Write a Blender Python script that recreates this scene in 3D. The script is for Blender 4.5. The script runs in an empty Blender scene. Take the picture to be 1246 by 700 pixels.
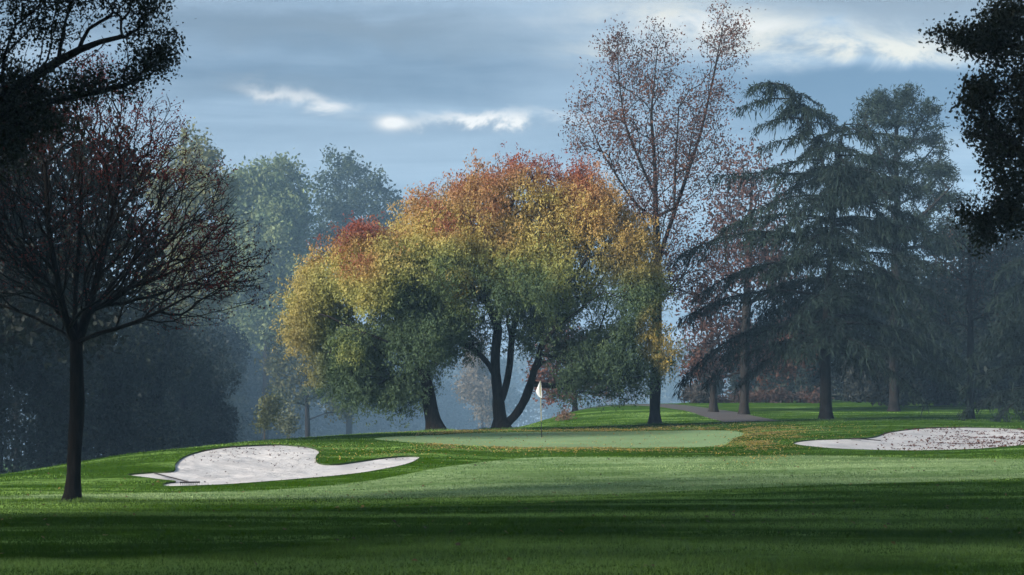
import bpy, math, random
import numpy as np
from mathutils import Vector
from mathutils.geometry import delaunay_2d_cdt

rng = np.random.default_rng(7)
random.seed(7)
S = bpy.context.scene
C = S.collection
F, CX, HY, CAMZ = 2423.0, 623.0, 480.0, 1.7      # focal length in photo pixels, centre column, horizon row, eye height

def P(px, py, d):
    """point seen at a photo position, at distance d in front of the viewpoint"""
    return np.array([(px - CX) / F * d, d, CAMZ - (py - HY) / F * d])

# ------------------------------------------------------------------ node helpers
def new_mat(name):
    m = bpy.data.materials.new(name); m.use_nodes = True
    nt = m.node_tree; nt.nodes.clear()
    return m, nt

def N(nt, t, **kw):
    n = nt.nodes.new(t)
    for k, v in kw.items():
        if k.startswith('i_'):
            key = k[2:]
            key = int(key) if key.isdigit() else key.replace('_', ' ')
            n.inputs[key].default_value = v
        else:
            setattr(n, k, v)
    return n

def L(nt, a, b): nt.links.new(a, b)

def math_n(nt, op, a, b=None, clamp=False):
    n = nt.nodes.new('ShaderNodeMath'); n.operation = op; n.use_clamp = clamp
    for i, v in enumerate((a, b)):
        if v is None: continue
        if hasattr(v, 'links'): nt.links.new(v, n.inputs[i])
        else: n.inputs[i].default_value = v
    return n.outputs[0]

def mix_c(nt, f, a, b, blend='MIX'):
    n = nt.nodes.new('ShaderNodeMix'); n.data_type = 'RGBA'; n.blend_type = blend
    for sock, v in ((n.inputs[0], f), (n.inputs[6], a), (n.inputs[7], b)):
        if hasattr(v, 'links'): nt.links.new(v, sock)
        elif isinstance(v, (int, float)): sock.default_value = v
        else: sock.default_value = (*v, 1)
    return n.outputs[2]

def noise(nt, vec, scale, detail=3, rough=.55, dist=0.0):
    n = N(nt, 'ShaderNodeTexNoise'); n.inputs['Scale'].default_value = scale
    n.inputs['Detail'].default_value = detail; n.inputs['Roughness'].default_value = rough
    n.inputs['Distortion'].default_value = dist
    if vec is not None: L(nt, vec, n.inputs['Vector'])
    return n.outputs['Fac']

def ramp(nt, fac, stops):
    n = N(nt, 'ShaderNodeValToRGB'); cr = n.color_ramp
    while len(cr.elements) < len(stops): cr.elements.new(.5)
    for e, (p, c) in zip(cr.elements, stops):
        e.position = p; e.color = (*c, 1) if len(c) == 3 else c
    L(nt, fac, n.inputs[0]); return n.outputs[0]

def step(nt, fac, lo, hi):
    n = N(nt, 'ShaderNodeMapRange', interpolation_type='SMOOTHSTEP')
    n.inputs[1].default_value = lo; n.inputs[2].default_value = hi
    L(nt, fac, n.inputs[0]); return n.outputs[0]

def finish(nt, color, rough=.8, bump=None, bstr=.3, bdist=.05, spec=.3):
    b = N(nt, 'ShaderNodeBsdfPrincipled'); o = N(nt, 'ShaderNodeOutputMaterial')
    if hasattr(color, 'links'): L(nt, color, b.inputs['Base Color'])
    else: b.inputs['Base Color'].default_value = (*color, 1)
    if hasattr(rough, 'links'): L(nt, rough, b.inputs['Roughness'])
    else: b.inputs['Roughness'].default_value = rough
    b.inputs['Specular IOR Level'].default_value = spec
    if bump is not None:
        bn = N(nt, 'ShaderNodeBump'); bn.inputs['Strength'].default_value = bstr; bn.inputs['Distance'].default_value = bdist
        L(nt, bump, bn.inputs['Height']); L(nt, bn.outputs[0], b.inputs['Normal'])
    L(nt, b.outputs[0], o.inputs['Surface'])
    return b

def objvec(nt, scale=(1, 1, 1)):
    t = N(nt, 'ShaderNodeNewGeometry'); m = N(nt, 'ShaderNodeMapping')
    m.inputs['Scale'].default_value = scale
    L(nt, t.outputs['Position'], m.inputs['Vector'])
    return m.outputs[0]

# ------------------------------------------------------------------ materials
def leaf_material(name, transl=.35, rough=.6, spec=.25):
    m, nt = new_mat(name)
    at = N(nt, 'ShaderNodeAttribute', attribute_name='leafcol')
    b = N(nt, 'ShaderNodeBsdfPrincipled'); L(nt, at.outputs['Color'], b.inputs['Base Color'])
    b.inputs['Roughness'].default_value = rough; b.inputs['Specular IOR Level'].default_value = spec
    tr = N(nt, 'ShaderNodeBsdfTranslucent'); L(nt, at.outputs['Color'], tr.inputs['Color'])
    mx = N(nt, 'ShaderNodeMixShader'); mx.inputs[0].default_value = transl
    o = N(nt, 'ShaderNodeOutputMaterial')
    L(nt, b.outputs[0], mx.inputs[1]); L(nt, tr.outputs[0], mx.inputs[2]); L(nt, mx.outputs[0], o.inputs['Surface'])
    return m

def bark_material(name, c1, c2):
    m, nt = new_mat(name)
    v = objvec(nt, (1, 1, .18))
    n1 = noise(nt, v, 14, 4, .65); n2 = noise(nt, objvec(nt), 1.3, 2)
    col = mix_c(nt, step(nt, n1, .35, .65), c1, c2)
    col = mix_c(nt, step(nt, n2, .5, .75), col, tuple(x * .6 for x in c1))
    finish(nt, col, .9, n1, .8, .04, .15)
    return m

LEAF = leaf_material('autumn_leaf')
SOFTLEAF = leaf_material('thin_autumn_leaf', .42, .7, .12)
NEEDLE = leaf_material('conifer_needle', .15, .7, .2)
BLADE = leaf_material('grass_blade', .3, .9, 0)
BARK = bark_material('grey_brown_bark', (.045, .038, .033), (.10, .085, .072))
BARKD = bark_material('dark_wet_bark', (.010, .0085, .008), (.024, .020, .018))
BARKK = bark_material('shade_black_bark', (.005, .0045, .004), (.013, .011, .010))  # bark blackened to stand in for missing shade on the left tree

def grass_material(name, dark, mid, dew, dew_amt=(.45, .75), fine=1.0, bstr=.5):
    m, nt = new_mat(name)
    v = objvec(nt)
    big = noise(nt, v, .09, 3, .6)
    patch = noise(nt, objvec(nt, (.35, 1.0, 1)), .55, 5, .62, .6)
    tuft = noise(nt, v, 3.2, 5, .7)
    blade = noise(nt, v, 26, 3, .7)
    col = mix_c(nt, step(nt, tuft, .3, .7), dark, mid)
    col = mix_c(nt, step(nt, blade, .35, .7), col, mix_c(nt, .5, mid, tuple(x * 1.35 for x in mid)))
    d = math_n(nt, 'MULTIPLY', step(nt, patch, *dew_amt), step(nt, tuft, .28, .62))
    col = mix_c(nt, math_n(nt, 'MULTIPLY', d, .85), col, dew)
    col = mix_c(nt, step(nt, big, .42, .68), col, mix_c(nt, .55, col, tuple(x * .55 for x in mid)))
    h = math_n(nt, 'ADD', math_n(nt, 'MULTIPLY', tuft, .8), math_n(nt, 'MULTIPLY', blade, .35))
    finish(nt, col, .9, h, bstr, .06 * fine, 0)
    return m

GRASS = grass_material('dewy_fairway_grass', (.010, .036, .001), (.042, .092, .004), (.21, .34, .09), (.49, .65))
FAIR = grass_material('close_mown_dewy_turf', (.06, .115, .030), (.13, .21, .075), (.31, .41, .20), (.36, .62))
GREEN = grass_material('smooth_putting_green_turf', (.18, .27, .12), (.22, .32, .15), (.26, .34, .19), (.3, .8), .3, .15)

def sand_material():
    m, nt = new_mat('pale_bunker_sand')
    v = objvec(nt)
    a = noise(nt, objvec(nt, (1, .5, 1)), 1.4, 4, .6); b = noise(nt, v, 9, 5, .7); c = noise(nt, v, 60, 2)
    vo = N(nt, 'ShaderNodeTexVoronoi'); vo.inputs['Scale'].default_value = 3.2; L(nt, v, vo.inputs['Vector'])
    col = mix_c(nt, step(nt, a, .3, .7), (.48, .455, .45), (.60, .575, .57))
    col = mix_c(nt, step(nt, b, .58, .75), col, (.43, .405, .395))
    h = math_n(nt, 'ADD', math_n(nt, 'MULTIPLY', b, .6), math_n(nt, 'ADD', math_n(nt, 'MULTIPLY', vo.outputs['Distance'], .5), math_n(nt, 'MULTIPLY', c, .2)))
    finish(nt, col, .95, h, .45, .14, .05)
    return m
SAND = sand_material()

def simple_noise_mat(name, c1, c2, scale, rough=.85, bstr=.4, bdist=.02, spec=.25):
    m, nt = new_mat(name)
    n1 = noise(nt, objvec(nt), scale, 4, .65)
    finish(nt, mix_c(nt, step(nt, n1, .35, .65), c1, c2), rough, n1, bstr, bdist, spec)
    return m
SOIL = simple_noise_mat('turf_edge_soil', (.018, .040, .008), (.045, .07, .018), 12)
PATH = simple_noise_mat('cart_path_asphalt', (.055, .048, .048), (.085, .075, .072), 9)
WHITE = simple_noise_mat('white_flag_cloth', (.74, .74, .76), (.82, .82, .83), 8, .8, .1)
PINYELLOW = simple_noise_mat('yellow_fibreglass', (.42, .33, .12), (.50, .40, .17), 12, .4, .05)
BLACK = simple_noise_mat('black_fibreglass', (.012, .012, .014), (.02, .02, .022), 12, .4, .05)
RAKE = simple_noise_mat('weathered_rake_wood', (.020, .018, .018), (.04, .035, .032), 10, .7, .2)

# ------------------------------------------------------------------ object helpers
def link_mesh(name, verts, faces, mats, parent=None, loc=(0, 0, 0), cols=None, smooth=False, midx=None):
    """verts (n,3) array in world space; faces: array (m,k) or list of tuples"""
    me = bpy.data.meshes.new(name)
    v = np.asarray(verts, float) - np.asarray(loc, float)
    if isinstance(faces, np.ndarray):
        k = faces.shape[1]; m = len(faces)
        me.vertices.add(len(v)); me.vertices.foreach_set('co', v.astype(np.float32).ravel())
        me.loops.add(m * k); me.loops.foreach_set('vertex_index', faces.astype(np.int32).ravel())
        me.polygons.add(m)
        me.polygons.foreach_set('loop_start', np.arange(0, m * k, k, dtype=np.int32))
        me.update(calc_edges=True)
    else:
        me.from_pydata(v.tolist(), [], faces)
    if midx is not None: me.polygons.foreach_set('material_index', np.asarray(midx, np.int32))
    if smooth: me.polygons.foreach_set('use_smooth', np.ones(len(me.polygons), bool))
    if cols is not None:
        a = me.color_attributes.new('leafcol', 'FLOAT_COLOR', 'POINT')
        a.data.foreach_set('color', np.c_[cols, np.ones(len(cols))].astype(np.float32).ravel())
    for mm in (mats if isinstance(mats, (list, tuple)) else [mats]): me.materials.append(mm)
    me.validate(); me.update()
    o = bpy.data.objects.new(name, me); C.objects.link(o)
    if parent is not None: o.parent = parent
    else: o.location = loc
    return o

def thing(name, label, cat, loc, group=None):
    o = bpy.data.objects.new(name, None); C.objects.link(o)
    o.empty_display_size = .3
    o.location = loc; o['label'] = label; o['category'] = cat
    if group: o['group'] = group
    return o

def tubes(chains, sides_of=lambda r: 16 if r > .12 else (5 if r > .025 else 3)):
    V, Fc = [], []; base = 0
    for pts, rad in chains:
        n = len(pts)
        if n < 2: continue
        k = sides_of(rad.max())
        t = np.gradient(pts, axis=0); t /= np.linalg.norm(t, axis=1)[:, None] + 1e-9
        ref = np.array([0, 1., 0]) if abs(t[:, 1]).mean() < .8 else np.array([1., 0, 0])
        u = np.cross(t, ref); u /= np.linalg.norm(u, axis=1)[:, None] + 1e-9
        w = np.cross(t, u)
        a = np.arange(k) * 2 * math.pi / k
        ring = pts[:, None, :] + rad[:, None, None] * (np.cos(a)[None, :, None] * u[:, None, :] + np.sin(a)[None, :, None] * w[:, None, :])
        if rad.max() > .07:
            q_ = ring.reshape(-1, 3); sc_r = max(.07, float(rad.max()) * .55)
            nz_ = (vn(q_ * [1, 1, .22] + 11, sc_r) - .5).reshape(n, k, 1)
            ring = pts[:, None, :] + (ring - pts[:, None, :]) * (1 + .26 * nz_)
        V.append(ring.reshape(-1, 3))
        i = np.arange(n - 1)[:, None] * k; j = np.arange(k)[None, :]; j2 = (j + 1) % k
        q = np.stack([i + j, i + j2, i + k + j2, i + k + j], -1).reshape(-1, 4) + base
        Fc.append(q); base += n * k
    return np.concatenate(V), np.concatenate(Fc)

def leaf_quads(c, u, v, fold=.25):
    """rhombic leaves: centre c, half length vector u, half width vector v"""
    nrm = np.cross(u, v); nrm /= np.linalg.norm(nrm, axis=1)[:, None] + 1e-9
    lift = nrm * (np.linalg.norm(v, axis=1) * fold)[:, None]
    V = np.stack([c - u, c + v - u * .15 + lift, c + u, c - v - u * .15 + lift], 1).reshape(-1, 3)
    Fq = np.arange(len(c) * 4).reshape(-1, 4)
    return V, Fq

def unit(a): return a / (np.linalg.norm(a, axis=-1, keepdims=True) + 1e-9)

# cheap smooth 3-D value noise for colour drifts and clumping
class VN:
    def __init__(s, seed): s.g = np.random.default_rng(seed).random((16, 16, 16))
    def __call__(s, p, scale):
        q = np.asarray(p) / scale; i = np.floor(q).astype(int); f = q - i; f = f * f * (3 - 2 * f)
        r = 0
        for a in (0, 1):
            for b in (0, 1):
                for c in (0, 1):
                    w = (f[:, 0] if a else 1 - f[:, 0]) * (f[:, 1] if b else 1 - f[:, 1]) * (f[:, 2] if c else 1 - f[:, 2])
                    r = r + w * s.g[(i[:, 0] + a) % 16, (i[:, 1] + b) % 16, (i[:, 2] + c) % 16]
        return r
vn = VN(3)

# ------------------------------------------------------------------ terrain
Z0 = [(0, 0), (12, 0), (18.7, 0)]
TAB = {
 -900: [(28, -.2), (40, -.7), (52, -1.1), (62, -1.7), (80, -2.6), (120, -3.5), (160, -5), (250, -8)],
 -200: [(28, -.15), (40, -.6), (50, -.95), (58, -1.25), (66, -1.7), (80, -2.6), (120, -3.5), (160, -5), (250, -8)],
 0:   [(28, -.12), (40, -.48), (50, -.66), (58, -.69), (66, -1.0), (80, -2.0), (120, -3.2), (160, -5), (250, -8)],
 155: [(28, -.12), (40, -.48), (50, -.72), (56, -.62), (62, -.36), (67, -.2), (75, -.7), (90, -2.0), (120, -3), (160, -5), (250, -8)],
 300: [(28, -.12), (40, -.48), (50, -.72), (54, -.70), (60, -.33), (66, .025), (74, 0), (82, -.2), (100, -1.6), (130, -2.8), (160, -5), (250, -8)],
 420: [(28, -.12), (40, -.47), (50, -.70), (54, -.67), (57, -.60), (61, -.39), (72, -.03), (84, .04), (94, -.2), (115, -1.6), (150, -3.4), (250, -8)],
 510: [(28, -.11), (40, -.45), (52, -.62), (62, -.22), (72, .0), (82, .08), (88, .10), (98, -.15), (120, -1.4), (150, -3.2), (250, -7.5)],
 620: [(28, -.10), (40, -.42), (52, -.50), (62, -.32), (70, -.18), (80, -.05), (90, .03), (95, .10), (105, -.10), (125, -.6), (150, -2), (250, -6)],
 700: [(28, -.10), (40, -.40), (52, -.46), (62, -.30), (70, -.17), (80, -.04), (90, .03), (97, .14), (104, -.05), (112, .10), (125, .82), (140, .9), (165, .0), (250, -4)],
 800: [(28, -.10), (40, -.38), (52, -.42), (62, -.27), (70, -.16), (80, -.02), (90, .05), (97, .24), (104, .10), (112, .30), (130, 1.16), (145, 1.0), (165, .5)],
 900: [(28, -.09), (40, -.35), (52, -.38), (62, -.25), (70, -.12), (80, .05), (90, .20), (97, .36), (105, .25), (115, .40), (135, 1.1), (160, 1.1)],
 1000: [(28, -.08), (40, -.33), (52, -.35), (62, -.22), (67, -.10), (74, .15), (82, .32), (90, .38), (97, .42), (105, .35), (115, .5), (140, 1.12), (160, 1.2)],
 1130: [(28, -.08), (40, -.30), (52, -.33), (62, -.20), (66, -.15), (72, .05), (80, .40), (88, .47), (97, .45), (105, .40), (115, .5), (140, 1.12), (160, 1.2)],
 1246: [(28, -.08), (40, -.28), (52, -.28), (62, -.10), (67, .02), (72, .15), (80, .32), (88, .42), (97, .45), (105, .40), (115, .5), (140, 1.12), (160, 1.2)],
 2200: [(28, -.05), (40, -.2), (52, -.2), (62, .0), (80, .35), (97, .45), (140, 1.1), (160, 1.2)],
}
DG = np.arange(0, 260.01, .5)
PG = np.arange(-900, 2201, 20.0)
cols_ = sorted(TAB)
ker = np.exp(-.5 * (np.arange(-8, 9) * .5 / 1.3) ** 2); ker /= ker.sum()
prof = []
for c in cols_:
    pts = Z0 + TAB[c]
    z = np.interp(DG, [p[0] for p in pts], [p[1] for p in pts])
    z = np.convolve(np.pad(z, 8, mode='edge'), ker, 'valid')
    prof.append(z)
prof = np.array(prof)
ZG = np.array([np.interp(PG, cols_, prof[:, j]) for j in range(len(DG))]).T       # (px, d)
ker2 = np.exp(-.5 * (np.arange(-4, 5) / 1.6) ** 2); ker2 /= ker2.sum()
ZG = np.array([np.convolve(np.pad(ZG[:, j], 4, mode='edge'), ker2, 'valid') for j in range(len(DG))]).T

def gz(x, y):
    x = np.atleast_1d(np.asarray(x, float)); y = np.atleast_1d(np.asarray(y, float))
    d = np.clip(y, 0, 259.9); px = np.clip(CX + x / np.maximum(d, 6) * F, -899.9, 2199.9)
    a = (px + 900) / 20; i = a.astype(int); fa = a - i
    b = d / .5; j = b.astype(int); fb = b - j
    j2 = np.minimum(j + 1, len(DG) - 1); i2 = np.minimum(i + 1, len(PG) - 1)
    z = (ZG[i, j] * (1 - fa) + ZG[i2, j] * fa) * (1 - fb) + (ZG[i, j2] * (1 - fa) + ZG[i2, j2] * fa) * fb
    p = np.c_[x, y, 0 * x]
    z = z - np.maximum(0, y - 262) * .032
    return z + (vn(p, 6.0) - .5) * .07 + (vn(p + 31, 1.7) - .5) * .02

def hit(px, py, d0=14, d1=150):
    """first ground point along the sight line"""
    d = np.arange(d0, d1, .1)
    z = CAMZ - (py - HY) / F * d
    below = gz((px - CX) / F * d, d) >= z
    k = np.argmax(below) if below.any() else len(d) - 1
    return np.array([(px - CX) / F * d[k], d[k]])

def smooth_closed(pts, per=6):
    pts = np.array(pts, float); n = len(pts); out = []
    for i in range(n):
        p0, p1, p2, p3 = pts[i - 1], pts[i], pts[(i + 1) % n], pts[(i + 2) % n]
        for t in np.arange(per) / per:
            out.append(.5 * ((2 * p1) + (-p0 + p2) * t + (2 * p0 - 5 * p1 + 4 * p2 - p3) * t * t + (-p0 + 3 * p1 - 3 * p2 + p3) * t ** 3))
    return np.array(out)

def outline(pix, d0=14, d1=150):
    return smooth_closed([hit(a, b, d0, d1) for a, b in pix], 5)

BUNK1 = outline([(155, 578), (185, 575), (211, 573), (214, 564), (228, 554), (255, 547), (290, 543), (335, 541.5), (372, 543.5), (388, 549),
                 (384, 557), (388, 563.5), (408, 565), (440, 561), (475, 556.5), (510, 555.5), (498, 564), (460, 572.5), (400, 580), (330, 586), (262, 590.5), (204, 592), (200, 588), (214, 586), (188, 583)])
BUNK2 = outline([(965, 540), (985, 535.5), (1030, 534), (1062, 532), (1082, 526), (1110, 522), (1150, 520), (1200, 520), (1250, 523), (1300, 530), (1290, 537), (1246, 542), (1190, 546.5), (1120, 548.5), (1050, 547.5), (1000, 545)])
GREENP = outline([(455, 534), (520, 530), (600, 526.5), (700, 525.5), (800, 524.5), (880, 524), (905, 528), (892, 535), (880, 542), (840, 544.5), (760, 545), (680, 545), (610, 544), (560, 542), (510, 539)])

FAIRP = outline([(-60, 609), (150, 607), (400, 607), (623, 604), (850, 597), (1050, 589), (1300, 579), (1480, 572), (1480, 560), (1300, 560), (1100, 557), (960, 554), (800, 557), (650, 557), (560, 566), (480, 580), (350, 595), (200, 600)])  # mown zone drawn over the sunlit band; pale colour adds to that light

# the winding path on the far mound, as a strip in plan
path_c = np.array([hit(a, b, 106, 150) for a, b in [(912, 516), (893, 508), (868, 501), (838, 496.5), (806, 493)]])
path_c = np.vstack([path_c[0] + (path_c[0] - path_c[1]) * .35, path_c, path_c[-1] + np.array([-4, 6]), path_c[-1] + np.array([-12, 16])])
tt = np.linspace(0, len(path_c) - 1, 40)
pc = np.c_[np.interp(tt, range(len(path_c)), path_c[:, 0]), np.interp(tt, range(len(path_c)), path_c[:, 1])]
for _ in range(3): pc[1:-1] = (pc[:-2] + 2 * pc[1:-1] + pc[2:]) / 4
tn = unit(np.gradient(pc, axis=0)); nn = np.c_[-tn[:, 1], tn[:, 0]]
PATHP = np.vstack([pc + nn * 1.5, (pc - nn * 1.5)[::-1]])

def inside(poly, p):
    x, y = p[:, 0], p[:, 1]; r = np.zeros(len(p), bool)
    x1, y1 = poly[:, 0], poly[:, 1]; x2, y2 = np.roll(x1, -1), np.roll(y1, -1)
    for a, b, c, d in zip(x1, y1, x2, y2):
        if b == d: continue
        r ^= ((b > y) != (d > y)) & (x < (c - a) * (y - b) / (d - b) + a)
    return r

def polydist(poly, p):
    a = poly; b = np.roll(poly, -1, axis=0); out = np.full(len(p), 1e9)
    for q, r in zip(a, b):
        ab = r - q; t = np.clip(((p - q) @ ab) / (ab @ ab + 1e-12), 0, 1)
        out = np.minimum(out, np.linalg.norm(p - (q + t[:, None] * ab), axis=1))
    return out

def grid_axis(parts):
    o = []
    for a, b, s in parts: o += list(np.arange(a, b, s))
    return np.array(o)
gx = grid_axis([(-420, -60, 12), (-60, -30, 2.5), (-30, 30, .5), (30, 60, 2.5), (60, 420.1, 12)])
gy = grid_axis([(-70, 10, 5), (10, 45, 1.0), (45, 100, .5), (100, 150, 1.25), (150, 950.1, 16)])
GX, GY = np.meshgrid(gx, gy); gp = np.c_[GX.ravel(), GY.ravel()]
gp[:, 0] += rng.normal(0, .03, len(gp)) * (abs(gp[:, 0]) < 30); 
keep = np.ones(len(gp), bool)
polys = {'green': GREENP, 'sand1': BUNK1, 'sand2': BUNK2, 'path': PATHP, 'fairway': FAIRP}
for pl in polys.values():
    bb = (gp[:, 0] > pl[:, 0].min() - 2) & (gp[:, 0] < pl[:, 0].max() + 2) & (gp[:, 1] > pl[:, 1].min() - 2) & (gp[:, 1] < pl[:, 1].max() + 2)
    i = np.where(bb)[0]
    keep[i[polydist(pl, gp[i]) < .22]] = False
gp = gp[keep]
extra = []
for k in ('sand1', 'sand2'):
    pl = polys[k]; lo, hi = pl.min(0), pl.max(0)
    q = np.c_[rng.uniform(lo[0], hi[0], 6000), rng.uniform(lo[1], hi[1], 6000)]
    q = q[inside(pl, q)]; q = q[polydist(pl, q) > .12]; extra.append(q[:1500])
coords = [gp] + extra; off = sum(len(c) for c in coords); edges = []
for pl in polys.values():
    coords.append(pl); n = len(pl)
    edges += [(off + i, off + (i + 1) % n) for i in range(n)]; off += n
allp = np.vstack(coords)
vo, eo, fo, *_ = delaunay_2d_cdt([Vector(p) for p in allp], edges, [], 0, 1e-5)
vo = np.array([tuple(p) for p in vo]); fo = np.array([tuple(f) for f in fo if len(f) == 3])
cen = vo[fo].mean(1)
zone = np.zeros(len(fo), int)
names = list(polys)
for k, nme in enumerate(names): zone[inside(polys[nme], cen)] = k + 1
vz = gz(vo[:, 0], vo[:, 1])

def submesh(mask, zz):
    f = fo[mask]; u, inv = np.unique(f.ravel(), return_inverse=True)
    return np.c_[vo[u], zz[u]], inv.reshape(-1, 3), u

def struct(o, kind='structure'): o['kind'] = kind; return o
v, f, _ = submesh(zone == 0, vz); struct(link_mesh('ground', v, f, GRASS, smooth=True))
v, f, _ = submesh(zone == 1, vz); struct(link_mesh('putting_green', v, f, GREEN, smooth=True))
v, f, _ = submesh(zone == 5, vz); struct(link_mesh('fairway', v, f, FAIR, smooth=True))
v, f, _ = submesh(zone == 4, vz); struct(link_mesh('cart_path', v, f, PATH, smooth=True))
sand_z = {}
for k, nme in ((2, 'sand1'), (3, 'sand2')):
    pl = polys[nme]
    d_in = polydist(pl, vo)
    s = np.clip(d_in / 2.2, 0, 1); bowl = .10 * s * s * (3 - 2 * s)
    lip = .035
    zz = vz - lip - bowl + (vn(np.c_[vo, 0 * vo[:, 0]], .8) - .5) * .12 * np.clip(d_in / .5, 0, 1)
    v, f, u = submesh(zone == k, zz)
    struct(link_mesh('bunker_sand', v, f, SAND, smooth=True))
    sand_z[nme] = zz
    # turf lip: a narrow overhanging strip that closes the step between turf and sand
    zt = gz(pl[:, 0], pl[:, 1]); n = len(pl); w = vn(np.c_[pl, 0 * zt], .25)
    top = np.c_[pl, zt + .012]; bot = np.c_[pl, zt - lip - .03]
    V = np.vstack([top, bot]); q = np.array([(i, (i + 1) % n, n + (i + 1) % n, n + i) for i in range(n)])
    struct(link_mesh('bunker_lip', V, q, SOIL))

def on_sand(nme, px, py):
    h = hit(px, py); zt = gz(h[0], h[1])[0]
    i = np.argmin(((vo - h) ** 2).sum(1)); return np.array([h[0], h[1], sand_z[nme][i]])

# ------------------------------------------------------------------ tree generator
def sample_blobs(blobs, n, d, rnd, shell=.5, vpow=.85):
    """blobs: (px, py, rx, ry[, depth offset m, depth radius m]) at distance d -> n points spread through the lobes"""
    m = d / F; B = []
    for b in blobs:
        px, py, rx, ry = b[:4]
        c0 = P(px, py, d)
        if len(b) > 4: B.append((c0 + [0, b[4], 0], rx * m, b[5], ry * m))
        else:
            r = (rx + ry) / 2 * m
            B.append((c0, rx * m, r, ry * m))
            B.append((c0 + [rnd.normal(0, .3 * r), -r * rnd.uniform(.7, 1.2), -.2 * r], rx * m * .75, r * .75, ry * m * .75))
            B.append((c0 + [rnd.normal(0, .3 * r), r * rnd.uniform(.7, 1.2), -.2 * r], rx * m * .75, r * .75, ry * m * .75))
    vol = np.array([b[1] * b[2] * b[3] for b in B]) ** vpow; vol /= vol.sum()
    w = rnd.choice(len(B), n, p=vol)
    u = unit(rnd.normal(size=(n, 3))); rad = rnd.random(n) ** (1 / 3 * (1 - shell) + 1e-3 + .12)
    c = np.array([b[0] for b in B])[w]; R = np.array([[b[1], b[2], b[3]] for b in B])[w]
    q = c + u * R * rad[:, None]
    return q + unit(u * R) * ((vn(q + 17, .9) - .5) * 1.1 * np.minimum(1, R.mean(1) / 1.6))[:, None]

def resample(pl, step_):
    pl = np.array(pl, float); s = np.r_[0, np.cumsum(np.linalg.norm(np.diff(pl, axis=0), axis=1))]
    n = max(3, int(s[-1] / step_) + 1); t = np.linspace(0, s[-1], n)
    o = np.stack([np.interp(t, s, pl[:, k]) for k in range(3)], 1)
    for _ in range(2): o[1:-1] = (o[:-2] + 2 * o[1:-1] + o[2:]) / 4
    return o

def grow(stems, pts, bf, step_=.35, jit=.04, rnd=rng, up=.0):
    """stems: (polyline, parent stem index or -1). Joins every point to the growing tree, near and short-pathed first."""
    nodes, par, plen = [], [], []
    for pl, pi in stems:
        pl = resample(pl, step_)
        if pi >= 0:
            A = np.array(nodes); k = int(np.argmin(((A - pl[0]) ** 2).sum(1)))
        else: k = -1
        for i, q in enumerate(pl):
            if i == 0 and k >= 0: continue
            nodes.append(q); par.append(k); plen.append(0 if k < 0 else plen[k] + np.linalg.norm(q - nodes[k])); k = len(nodes) - 1
    nstem = len(nodes)
    pts = np.array(pts); n = len(pts)
    A = np.zeros((nstem + 6 * n + 10, 3)); A[:nstem] = nodes; PL = np.zeros(len(A)); PL[:nstem] = plen
    par = par + [0] * (len(A) - nstem); cnt = nstem
    low = min(nstem - 1, int(nstem * .12))
    best = np.full(n, 1e9); bi = np.zeros(n, int)
    def upd(a, b):
        nonlocal best, bi
        for s in range(a, b):
            dv = pts - A[s]; dd = np.sqrt((dv ** 2).sum(1))
            c = dd + bf * (PL[s] + dd) + up * np.maximum(0, -dv[:, 2])
            m = c < best; best[m] = c[m]; bi[m] = s
    upd(low, nstem)
    alive = np.ones(n, bool); tips = np.zeros(len(A), bool)
    for _ in range(n):
        i = int(np.argmin(np.where(alive, best, 1e12))); alive[i] = False
        s = bi[i]; a = A[s]; q = pts[i]; dl = np.linalg.norm(q - a)
        k = min(5, max(1, int(dl / .45))); prev = s; st = cnt
        for t in range(1, k + 1):
            x = a + (q - a) * t / k
            if t < k: x = x + rnd.normal(0, jit * dl ** .5, 3) + np.array([0, 0, up * .25 * dl * math.sin(math.pi * t / k)])
            A[cnt] = x; par[cnt] = prev; PL[cnt] = PL[prev] + np.linalg.norm(x - A[prev]); prev = cnt; cnt += 1
        tips[cnt - 1] = True
        upd(st, cnt)
    A = A[:cnt]; par = np.array(par[:cnt])
    for _ in range(3):
        sm = np.zeros_like(A); nk = np.zeros(cnt)
        np.add.at(sm, par[par >= 0], A[par >= 0]); np.add.at(nk, par[par >= 0], 1)
        i = np.arange(cnt)[(np.arange(cnt) >= nstem) & (nk > 0)]
        A[i] = .4 * A[i] + .3 * A[par[i]] + .3 * sm[i] / nk[i][:, None]
    return A, par, nstem

def tree_chains(A, par, rbase, rtip):
    n = len(A); kids = [[] for _ in range(n)]
    for i, p in enumerate(par):
        if p >= 0: kids[p].append(i)
    nt = np.zeros(n)
    for i in range(n - 1, -1, -1):
        if not kids[i]: nt[i] = 1
        if par[i] >= 0: nt[par[i]] += nt[i]
    e = math.log(max(nt.max(), 2)) / math.log(rbase / rtip)
    r = rtip * nt ** (1 / e)
    chains = []; stack = [i for i in range(n) if par[i] < 0]; heads = [(i, -1) for i in stack]
    while heads:
        h, p0 = heads.pop()
        ids = ([p0] if p0 >= 0 else []) + [h]; cur = h
        while kids[cur]:
            ks = sorted(kids[cur], key=lambda q: -nt[q]); 
            for q in ks[1:]: heads.append((q, cur))
            cur = ks[0]; ids.append(cur)
        rr = r[ids].copy()
        if p0 >= 0: rr[0] = min(rr[0], rr[1] * 1.25)
        chains.append((A[ids], rr))
    return chains, r, nt

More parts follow.
